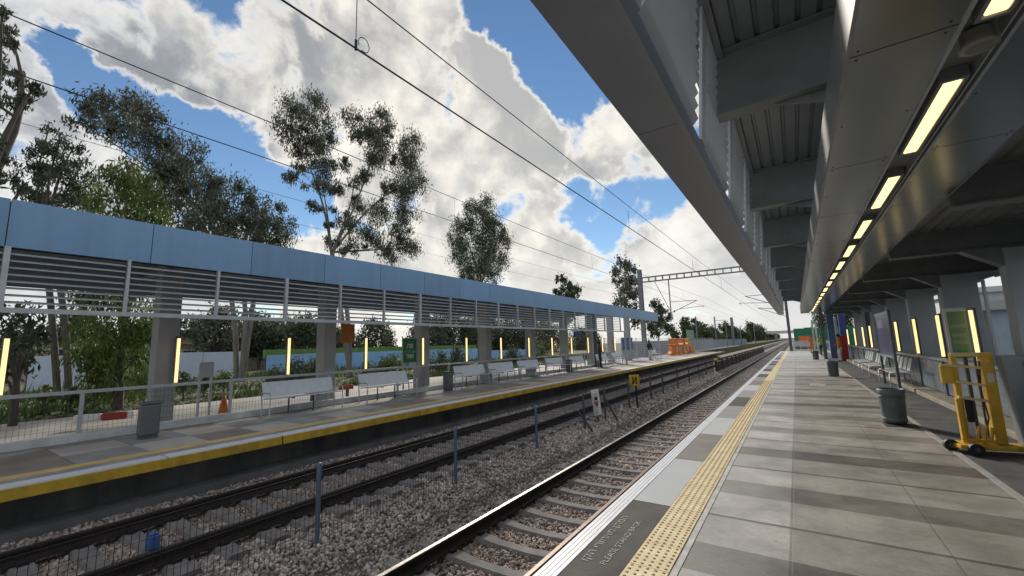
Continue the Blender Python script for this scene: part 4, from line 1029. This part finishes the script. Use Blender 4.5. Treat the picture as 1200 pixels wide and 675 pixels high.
# distant road bridge
t = thing('road_bridge', 'distant pale road bridge crossing the railway line', 'bridge', (-6, 420, 0))
MB().box(-60, 60, -4, 4, 5.2, 6.6).build('deck', WALLW, t); MB().box(-60, 60, -4.1, -4, 6.6, 7.6).build('parapet', WALLW, t)
for x in (-24, -8, 9, 24): MB().box(x-.8, x+.8, -3, 3, -1.3, 5.2).build('pier', CONC, t)

# ------------------------------------------------------------------ hoardings, buildings
def hoarding(name, lab, x, y0, y1, z1, face, step, top=None, z0=-.1):
    T = thing(name, lab, 'hoarding', (x, (y0+y1)/2, 0)); n = max(1, round((y1-y0)/step)); s = (y1-y0)/n
    for i in range(n):
        dz = RNG.normal()*.03
        part(MB().box(x-.04, x, y0+s*i+.015, y0+s*(i+1)-.015, z0, z1+dz), 'panel', face, T)
        part(MB().box(x-.14, x-.05, y0+s*i-.04, y0+s*i+.04, z0, z1), 'post', STEEL_D, T)
    if top: part(MB().box(x-.6, x-.2, y0, y1, z1-.3, z1+top), 'green_top', GREEN_T, T)
    return T
XH = -36.
yb = [at_x(p, 425, XH)[1] for p in (34, 112, 205, 284, 312, 560, 645)]
zt_ = at_x(240, 413, XH)[2]
hoarding('white_hoarding', 'white site hoarding seen at the far left behind the bright green tree', XH, yb[0], yb[1], at_x(70, 417, XH)[2], HOARD_W, 3.2, z0=-.1)
hoarding('white_hoarding', 'white site hoarding between the first column and the pale tree trunk', XH-.0, yb[2]-1, yb[3], zt_, HOARD_W, 3.2)
hoarding('blue_hoarding', 'long blue site hoarding with green top behind the far platform', XH, yb[4], yb[5], at_x(430, 412, XH)[2], HOARD_B, 3.2, .42)
hoarding('blue_hoarding', 'shorter blue hoarding right of the long one, behind the far columns', XH-2, yb[5]+2, yb[6], at_x(600, 410, XH)[2], HOARD_B, 3.2)
def house(name, lab, x, y, w, d, h, roof, wall, pitched=True, rz=0):
    T = thing(name, lab, 'building', (x, y, -.12)); T.rotation_euler = (0, 0, rz)
    MB().box(-d/2, d/2, -w/2, w/2, 0, h).build('wall', wall, T)
    if pitched: MB().prism([(-d/2-.5, h), (d/2+.5, h), (0, h+1.6)], -w/2-.5, w/2+.5).build('roof', roof, T)
    else: MB().box(-d/2-.3, d/2+.3, -w/2-.3, w/2+.3, h, h+.4).build('roof', roof, T)
    n = max(2, int(w/3))
    for i in range(n):
        yy = -w/2+w*(i+.5)/n; o = MB().box(d/2, d/2+.06, yy-.7, yy+.7, h*.4, h*.8).build('window', WALLW, T); MB().box(d/2+.061, d/2+.08, yy-.6, yy+.6, h*.43, h*.77).build('pane', GLASSD, o)
    return T
q = at_x(245, 411, -55); house('bungalow', 'low bungalow with brown roof behind the white hoarding', -55, q[1], 9, 7, 2.9, ROOFM, WALLB)
q = at_x(345, 400, -62); house('bungalow', 'beige bungalow with pitched roof behind the start of the blue hoarding', -62, q[1], 14, 8, 4.2, ROOFM, WALLB)
q = at_x(60, 425, -58); house('long_shed', 'long beige shed with flat pale roof behind the left hoarding', -58, q[1], 16, 7, 3.4, WALLW, WALLB, False)
# right side buildings
q = at_y(1090, 400, 27); t = house('kiosk', 'pale blue kiosk behind the near platform fence between the columns', 9.2, 27.5, 5, 4, 2.6, WALLW, mt('pale_blue_wall', (.58, .70, .80), .6, var=.08), False, R(-90))
house('station_building', 'long white building behind the near fence beyond the purple board', 14.5, 62, 34, 8, 4.6, mt('white_roof', (.62, .66, .66), .5, var=.06), WALLW, False, R(180))
def car(lab, x, y, rz, paint):
    t = thing('parked_car', lab, 'car', (x, y, -.11)); t.rotation_euler = (0, 0, rz)
    P = [(-2.1, .3), (2.1, .3), (2.15, .62), (1.95, .85), (1.1, .95), (.55, 1.40), (-1.0, 1.45), (-1.75, .98), (-2.1, .9)]
    b = MB(); n = len(P); vs = [(-.85 if z < 1 else -.66, y_, z) for y_, z in P]+[(.85 if z < 1 else .66, y_, z) for y_, z in P]
    b.add(vs, [(i, (i+1) % n, n+(i+1) % n, n+i) for i in range(n)]+[tuple(range(n)), tuple(range(n, 2*n))]); b.build('body', paint, t, bevel=.04)
    b = MB(); b.add([(-.62, 1.08, .99), (.62, 1.08, .99), (.55, .60, 1.37), (-.55, .60, 1.37)], [(0, 1, 2, 3)]); b.v = [(x_, y_+.03, z_+.01) for x_, y_, z_ in b.v]; b.build('windscreen', GLASSD, t)
    for s in (-1, 1): MB().add([(s*.80, .9, 1.0), (s*.80, -1.4, 1.0), (s*.69, -.95, 1.38), (s*.69, .45, 1.36)], [(0, 1, 2, 3)]).build('side_window', GLASSD, t)
    for y_ in (-1.3, 1.3):
        for s in (-1, 1): MB().tube([(s*.72, y_, .32), (s*.88, y_, .32)], .32, 16).build('wheel', RUBBER, t)
    return t
car('white parked car seen between the green board and the right column', 8.6, 17.0, R(75), mt('white_car', (.6, .62, .64), .3, var=.03))
# car park surface on the right
b = MB(); b.sheet(3.2, 60, -20, 120, -.113); struct(b.build('car_park', ASPH))

# orange barriers past the far platform
OBJ0 = None
def jersey(T, m1, m2):
    MB().prism([(-.25, 0), (.25, 0), (.25, .2), (.1, .45), (.08, .95), (-.08, .95), (-.1, .45), (-.25, .2)], -.75, .75).build('body', m1, T, bevel=.03)
    MB().box(-.115, .115, -.6, .6, .5, .7).build('stripe', m2, T)
spots = [(-12.0, 50.2, .5), (-11.9, 52.0, .2), (-12.1, 53.7, .4), (-11.7, 55.5, .1), (-11.9, 57.2, .3), (-11.6, 58.8, .15), (-11.7, 60.4, .3), (-11.9, 51.2, .8), (-11.8, 54.6, .7), (-11.8, 57.8, .6)]
olab = ['leftmost orange barrier beyond the far canopy', 'second orange barrier from the left beyond the far canopy', 'third orange barrier from the left beyond the far canopy', 'fourth orange barrier from the left beyond the far canopy', 'fifth orange barrier from the left beyond the far canopy', 'sixth orange barrier from the left beyond the far canopy', 'rightmost low orange barrier beyond the far canopy',
        'orange barrier stacked on top at the left of the heap', 'orange barrier stacked on top at the middle of the heap', 'orange barrier stacked on top at the right of the heap']
pa = pb = None
for i, (x, y, a) in enumerate(spots):
    z = 0 if i < 7 else .95
    if i == 0: o = pa = thing('plastic_barrier', olab[i], 'barrier', (x, y, z), 'orange barriers beyond the far canopy'); jersey(o, ORANGE, OCHRE)
    elif i == 1: o = pb = thing('plastic_barrier', olab[i], 'barrier', (x, y, z), 'orange barriers beyond the far canopy'); jersey(o, OCHRE, ORANGE)
    else: o = copy_tree(pa if i % 3 else pb); o['label'] = olab[i]
    o.location = (x, y, z); o.rotation_euler = (0, 0, a)
t = board('far_green_sign', 'green direction sign on posts beyond the orange barriers', 'sign', 66, 71.5, 1.9, 3.2, -13.4, SIGNG, None)

# ------------------------------------------------------------------ trees
def leaves(clusters, per, lw, ll, droop=.5, sub=9, tight=.42):
    Cs = []
    for c, r in clusters:
        k = max(3, int(sub*(.6+.8*RNG.random())))
        d = RNG.normal(size=(k, 3)); d /= np.linalg.norm(d, axis=1)[:, None]
        sc = c + d*(r*(.25+.75*RNG.random((k, 1))**.5)); sr = r*tight*RNG.uniform(.6, 1.3, k)
        n = max(6, int(per*3.2*r*r/k))
        for s, q in zip(sc, sr): Cs.append(s + RNG.normal(size=(n, 3))*q*.62*np.array([1, 1, 1.25]))
    P = np.vstack(Cs); n = len(P)
    a = RNG.normal(size=(n, 3)); a[:, 2] -= droop*2; a /= np.linalg.norm(a, axis=1)[:, None]
    q = RNG.normal(size=(n, 3)); bb = np.cross(a, q); bb /= np.linalg.norm(bb, axis=1)[:, None]
    l_ = ll*RNG.uniform(.6, 1.4, (n, 1)); w_ = lw*RNG.uniform(.6, 1.4, (n, 1))
    V = np.stack([P-a*l_/2, P+bb*w_/2, P+a*l_/2, P-bb*w_/2], 1).reshape(-1, 3)
    return V, np.arange(4*n).reshape(-1, 4)
def limb(b, p0, p1, r0, r1, wob=.08):
    p0 = np.array(p0, float); p1 = np.array(p1, float); L_ = np.linalg.norm(p1-p0); pts = []; n = 6
    off = RNG.normal(size=3)*wob*L_
    for i in range(n+1):
        t = i/n; p = p0+(p1-p0)*t+off*math.sin(math.pi*t)*.6; p[2] += .10*L_*math.sin(math.pi*t)*.5; pts.append(p)
    b.tube(pts, [r0+(r1-r0)*i/n for i in range(n+1)], 7, cap=False); return pts
def tree(name, lab, base, clusters, leaf, bark, trunk_r, per=22, lw=.10, ll=.30, droop=.5, fork=.35, stems=1, group='trees behind the far platform', cat='tree', sub=9, tight=.42, lean=.4, tufts=0):
    base = np.array(base, float); T = thing(name, lab, cat, tuple(base), group)
    cl = [(np.array(c)-base, r) for c, r in clusters]
    ctr = sum(c*r for c, r in cl)/sum(r for c, r in cl); zlo = min(c[2]-r for c, r in cl); ztop = max(c[2] for c, r in cl)
    b = MB(); forks = []
    for s in range(stems):
        k = lean*np.array([ctr[0], ctr[1], 0]); j = .05*abs(ztop) if stems > 1 else 0
        tgt = k + np.array([RNG.normal()*j, RNG.normal()*j, max(zlo*.8+.1*ztop, ztop*fork)])
        st = np.array([RNG.normal()*.2*(stems > 1), RNG.normal()*.2*(stems > 1), -.3])
        forks.append(limb(b, st, tgt, trunk_r, trunk_r*.7, .04))
    # a few main limbs reach the outermost clumps, the others branch from those
    main = [int(np.argmax([c[2] for c, r in cl]))]
    while len(main) < min(7, len(cl)):
        d = [min(np.linalg.norm(c-cl[m_][0]) for m_ in main) for c, r in cl]; main.append(int(np.argmax(d)))
    net = []
    for m_ in main:
        c, r = cl[m_]; f = min(forks, key=lambda p: np.linalg.norm(p[-1][:2]-c[:2]))
        i0 = len(f)-1 if c[2] > f[-1][2]+.3 else int(RNG.integers(3, 6))
        net.append(limb(b, f[i0], c, trunk_r*.5, .02, .06))
    for i_, (c, r) in enumerate(cl):
        if i_ not in main:
            cand = [p for pts in net[:len(main)] for p in pts[1:6]]
            p0 = min(cand, key=lambda p: np.linalg.norm(p-c)+.9*max(0, p[2]-c[2]+.3)); net.append(limb(b, p0, c, max(trunk_r*.2, .02), .012, .12))
        for _ in range(3):
            d = RNG.normal(size=3); d[2] = abs(d[2])*.6; limb(b, c+RNG.normal(size=3)*.15*r, c+d/np.linalg.norm(d)*r*.9, trunk_r*.08+.01, .006, .12)
    b.build('trunk', bark, T)
    if tufts:
        for pts in net:
            for q in pts[2:]:
                if RNG.random() < tufts: cl.append((q+RNG.normal(size=3)*.22+np.array([0, 0, .05]), float(RNG.uniform(.14, .34))))
    V, F = leaves(cl, per, lw, ll, droop, sub, tight); numpy_mesh('crown', V, F, leaf, T)
    return T
def px_clusters(lst, X, dj=1.5):
    out = []
    for px, py, r in lst:
        x = X + RNG.uniform(-dj, dj); p = at_x(px, py, x); D = (p-np.array([0, 0, EYE]))@FW
        n = np.linalg.norm(ray(px, py)); out.append((p, r/CAM_F*D/ (n*.9)))
    return out
GZ = -.12
# tall open eucalyptus in the middle
b_ = at_x(409, 440, -24.5)
tree('eucalyptus', 'tall open eucalyptus with separate dark clumps rising above the middle of the canopy', (-24.5, b_[1], GZ),
     px_clusters([(338, 150, 17), (345, 128, 16), (352, 170, 15), (368, 118, 13), (374, 145, 16), (372, 172, 14), (388, 165, 9), (378, 192, 15), (352, 197, 8), (340, 210, 7), (412, 138, 11), (418, 158, 10), (434, 150, 15), (448, 136, 10), (446, 168, 17), (455, 150, 10),
                  (440, 185, 12), (480, 172, 14), (474, 192, 16), (484, 212, 15), (470, 225, 15), (478, 248, 13), (455, 222, 9), (430, 205, 8), (405, 195, 7), (415, 215, 7), (395, 222, 8), (378, 218, 9), (420, 240, 11), (445, 250, 13), (408, 262, 12), (435, 275, 13), (466, 270, 12), (480, 290, 12), (455, 295, 12), (412, 290, 9), (390, 285, 7), (365, 240, 6)], -24.5, 1.8),
     LEAF_E, BARK, .17, per=520, lw=.055, ll=.24, droop=1.2, fork=.36, stems=2, sub=18, tight=.48, tufts=.4)
# big spreading trees at the left
b_ = at_x(278, 430, -30)
tree('eucalyptus', 'broad dark eucalyptus with a pale forked trunk above the left of the canopy', (-30, b_[1], GZ),
     px_clusters([(100, 122, 16), (120, 118, 18), (140, 128, 20), (160, 122, 18), (178, 140, 20), (150, 150, 20), (125, 150, 18), (95, 145, 16), (170, 165, 22), (195, 170, 20), (200, 195, 20), (222, 180, 18), (225, 205, 20), (180, 195, 20), (205, 220, 22), (232, 230, 22), (185, 235, 22), (250, 215, 18), (262, 240, 22), (285, 225, 14), (245, 258, 24), (300, 245, 18), (280, 262, 22), (315, 260, 16), (300, 278, 20), (330, 280, 15), (265, 285, 24), (220, 262, 20), (330, 245, 7), (340, 262, 7)], -30, 3),
     LEAF_E, BARK, .17, per=300, lw=.075, ll=.27, droop=.8, fork=.30, stems=3, sub=18, tight=.52, lean=.12, tufts=.4)
tree('eucalyptus', 'thin sparse tree at the left behind the bright green tree', (-27, at_x(75, 440, -27)[1], GZ),
     px_clusters([(58, 150, 10), (70, 165, 12), (85, 175, 12), (50, 175, 9), (60, 195, 10), (80, 200, 12), (95, 190, 12), (45, 205, 8), (105, 215, 13), (75, 225, 11), (50, 235, 9), (100, 240, 12), (90, 222, 8), (30, 225, 9), (60, 250, 9), (40, 195, 7)], -27, 2),
     LEAF_E, BARK_D, .14, per=330, lw=.06, ll=.24, droop=.8, fork=.4, stems=2, sub=16, tight=.55, tufts=.4)
tree('eucalyptus', 'dark hanging eucalyptus branches entering at the left edge of the picture', (-17, at_x(-50, 440, -17)[1], GZ),
     px_clusters([(2, 15, 12), (-5, 40, 22), (12, 50, 8), (10, 38, 10), (-10, 80, 18), (22, 95, 13), (38, 105, 11), (30, 118, 13), (12, 122, 12), (20, 85, 7), (-12, 130, 20), (-20, 60, 30), (-8, 165, 14), (2, 185, 9), (-10, 205, 18), (12, 212, 9), (25, 220, 8), (-40, 100, 40), (-45, 180, 40)], -17, 1.2),
     LEAF_E, BARK_D, .2, per=620, lw=.05, ll=.2, droop=1.1, fork=.45, sub=16, tight=.45)
tree('willow', 'bright green feathery tree just behind the far platform at the left', (-19, at_x(140, 460, -19)[1], GZ),
     px_clusters([(150, 200, 18), (132, 212, 20), (168, 215, 18), (115, 235, 18), (145, 235, 24), (178, 238, 17), (160, 258, 22), (125, 260, 22), (190, 260, 14), (140, 285, 30), (165, 300, 28), (115, 300, 25), (130, 340, 32), (165, 345, 28), (105, 350, 22), (145, 380, 34), (110, 385, 26), (172, 390, 22), (135, 415, 32), (165, 420, 22), (105, 420, 22), (140, 445, 30), (170, 448, 18), (112, 450, 20)], -19, 1.6),
     LEAF_G, BARK_D, .16, per=560, lw=.055, ll=.22, droop=1.0, fork=.25, stems=1, sub=12, tight=.55)
tree('willow', 'shaded green bush tree at the far left edge behind the railing', (-17.5, at_x(20, 460, -17.5)[1], GZ),
     px_clusters([(10, 380, 26), (35, 370, 18), (18, 410, 24), (45, 395, 14), (30, 430, 16), (5, 440, 22)], -17.5, 1), LEAF_D, BARK_D, .1, per=260, lw=.07, ll=.24, droop=.8, fork=.25, sub=10, tight=.5)
# right of the middle
tree('eucalyptus', 'dense upright tree with rounded double crown right of the open eucalyptus', (-27, at_x(562, 425, -27)[1], GZ),
     px_clusters([(563, 240, 12), (555, 252, 13), (572, 252, 13), (565, 268, 15), (580, 270, 13), (548, 265, 10), (538, 262, 9), (585, 288, 12), (570, 288, 14), (535, 280, 10), (545, 290, 13), (558, 305, 14), (578, 306, 14), (538, 302, 10), (560, 322, 14), (580, 322, 11), (545, 318, 10), (588, 305, 7)], -27, 1.8),
     LEAF_D, BARK, .22, per=300, lw=.07, ll=.25, droop=1.0, fork=.3, sub=14, tight=.42)
tree('eucalyptus', 'small tree top peeking over the canopy left of the gantry', (-30, at_x(664, 420, -30)[1], GZ),
     px_clusters([(657, 328, 6), (664, 338, 8), (674, 342, 6), (655, 343, 6), (668, 349, 8), (664, 365, 10)], -30, 1.5), LEAF_D, BARK, .2, per=120, lw=.2, ll=.45, fork=.4, sub=9)
tree('eucalyptus', 'pale leaved poplar like tree beside the gantry mast', (-26, at_x(733, 410, -26)[1], GZ),
     px_clusters([(730, 310, 7), (738, 316, 7), (722, 318, 6), (735, 328, 8), (742, 332, 7), (725, 330, 6), (735, 343, 8), (743, 346, 7), (728, 350, 7), (720, 362, 7), (740, 360, 9), (745, 375, 8)], -26, 2), LEAF_E, BARK, .25, per=90, lw=.22, ll=.5, fork=.35, sub=10)
tree('eucalyptus', 'dark rounded tree right of the canopy end below the gantry beam', (-24, at_x(772, 410, -24)[1], GZ),
     px_clusters([(768, 358, 6), (776, 362, 7), (782, 370, 6), (770, 375, 9), (780, 384, 8), (765, 388, 8), (760, 372, 6)], -24, 2), LEAF_D, BARK_D, .25, per=80, lw=.25, ll=.5, fork=.3, sub=10)
# row of conifers and bushes in the distance along the left of the line
ROW = [(797, 372, 20, 'narrow'), (806, 378, 14, 'round'), (815, 374, 18, 'narrow'), (824, 381, 12, 'round'), (832, 384, 10, 'round'), (841, 381, 12, 'narrow'), (848, 379, 13, 'round'), (855, 383, 10, 'round'), (864, 385, 9, 'round'), (871, 388, 8, 'flat'), (879, 378, 13, 'round'), (887, 382, 10, 'round'), (894, 386, 8, 'round'), (902, 389, 6, 'flat'), (910, 391, 5, 'flat')]
for i, (px, top, hgt, kd) in enumerate(ROW):
    X = -22-1.2*(i % 3); p = at_x(px, top, X); q2 = at_x(px, 405, X); h = p[2]+.1; w = h*(.2 if kd == 'narrow' else .34)
    cl = [(np.array([X+RNG.normal()*w*.5, p[1]+RNG.normal()*w*(.6 if kd != 'narrow' else .3), GZ+h*f]), w*(1.15-f*.75)*(1.2 if kd == 'flat' else 1)) for f in np.linspace(.22, .93, 8)]
    tree('distant_tree', {'narrow': 'narrow dark conifer', 'round': 'rounded dark tree', 'flat': 'low spreading tree'}[kd]+f' in the far row left of the line, {ORD[i]} from the left', (X, p[1], GZ), cl, LEAF_D if i % 3 else LEAF_B, BARK_D, .2, per=26*60/max(h*h, 9), lw=.05*h, ll=.11*h, fork=.12, group='row of distant trees along the line', sub=8, tight=.5)
# bushes on the far verge and dark trees behind the hoardings
BUSH = [(215, 446, 13, -20), (240, 448, 12, -21), (262, 444, 14, -22), (322, 442, 14, -22), (345, 436, 16, -21), (368, 432, 15, -21), (430, 432, 10, -23), (450, 430, 12, -22), (462, 428, 14, -21), (515, 425, 15, -22), (535, 423, 15, -23), (55, 462, 12, -20), (85, 462, 12, -20), (600, 418, 12, -24), (632, 416, 12, -25), (700, 412, 9, -26)]
for i, (px, py, r, X) in enumerate(BUSH):
    r *= .75; cl = px_clusters([(px, py, r), (px-r*.7, py+3, r*.7), (px+r*.7, py+3, r*.7), (px, py-r*.6, r*.6)], X, .5)
    tree('bush', f'low green bush on the verge behind the road, {ORD[i if i < 11 else i]} of the bushes', (X, cl[0][0][1], GZ), cl, (LEAF_B, LEAF_D, LEAF_G)[i % 3], BARK_D, .03, per=420, lw=.07, ll=.16, droop=.1, fork=.1, group='bushes behind the far road', cat='bush', sub=8, tight=.5)
DTR = [(25, 390, 24), (85, 372, 20), (222, 385, 22), (255, 378, 24), (300, 382, 22), (330, 388, 20), (365, 385, 22), (402, 395, 14), (440, 385, 16), (505, 382, 20), (535, 385, 22), (570, 382, 22), (605, 385, 20), (640, 388, 16), (685, 392, 14)]
for i, (px, py, r) in enumerate(DTR):
    X = -47-3*(i % 3); py += 5; r *= .85
    cl = px_clusters([(px, py-r*.3, r*.8), (px-r*.8, py+r*.2, r*.8), (px+r*.8, py+r*.2, r*.8), (px, py+r*.6, r), (px-r*.4, py-r*.7, r*.5), (px+r*.5, py-r*.5, r*.5), (px-r*.9, py+r*.9, r*.8), (px+r*.9, py+r*.9, r*.8)], X, 2)
    tree('background_tree', f'dark leafy tree behind the hoardings, {ORD[i]} from the left', (X, cl[0][0][1], GZ), cl, (LEAF_D, LEAF_E)[i % 2], BARK_D, .2, per=70, lw=.20, ll=.42, fork=.2, group='dark trees behind the hoardings', sub=9, tight=.5)
# trees right of the near platform
for i, (x, y, h, lb) in enumerate(((12, 21, 7.5, 'dark leafy tree behind the right columns, near the green board'), (16, 27, 8, 'dark leafy tree behind the pale blue kiosk'), (11, 75, 11, 'dark tree behind the navy pillar near the far platform end'), (7, 84, 9, 'dark tree right of the navy pillar near the far platform end'), (4.5, 110, 7, 'bushy tree beyond the green hoarding'), (22, 40, 9, 'tall dark tree behind the white station building'), (9, 14.5, 6, 'dark leafy tree at the right picture edge behind the fence'))):
    cl = [(np.array([x+RNG.normal()*h*.16, y+RNG.normal()*h*.16, h*f]), h*.2*(1.1-.5*f)) for f in np.linspace(.3, .95, 12)]
    tree('shade_tree', lb, (x, y, GZ), cl, (LEAF_D, LEAF_B)[i % 2], BARK_D, .16, per=120, lw=.14, ll=.3, fork=.25, group='trees behind the near platform', sub=9, tight=.5)
# grass and weeds on the far verge
n = 26000; y = RNG.uniform(-2, 60, n); x = -18.4-RNG.random(n)**1.6*17; hh = RNG.uniform(.15, .55, n)*(.5+RNG.random(n))
hh *= np.clip(.4+.9*np.sin(x*.9+y*.6)*np.sin(y*.33), .15, 1.3)
a = RNG.uniform(0, 6.28, n); w = .035*(1+(-18-x)*.05); dx, dy = np.cos(a)*w, np.sin(a)*w; lx, ly = RNG.normal(size=n)*.12, RNG.normal(size=n)*.12
V = np.stack([np.stack([x-dx, y-dy, np.full(n, GZ)], -1), np.stack([x+dx, y+dy, np.full(n, GZ)], -1), np.stack([x+lx, y+ly, GZ+hh], -1)], 1).reshape(-1, 3)
stuff(numpy_mesh('verge_grass', V, np.arange(3*n).reshape(-1, 3), GRASS))
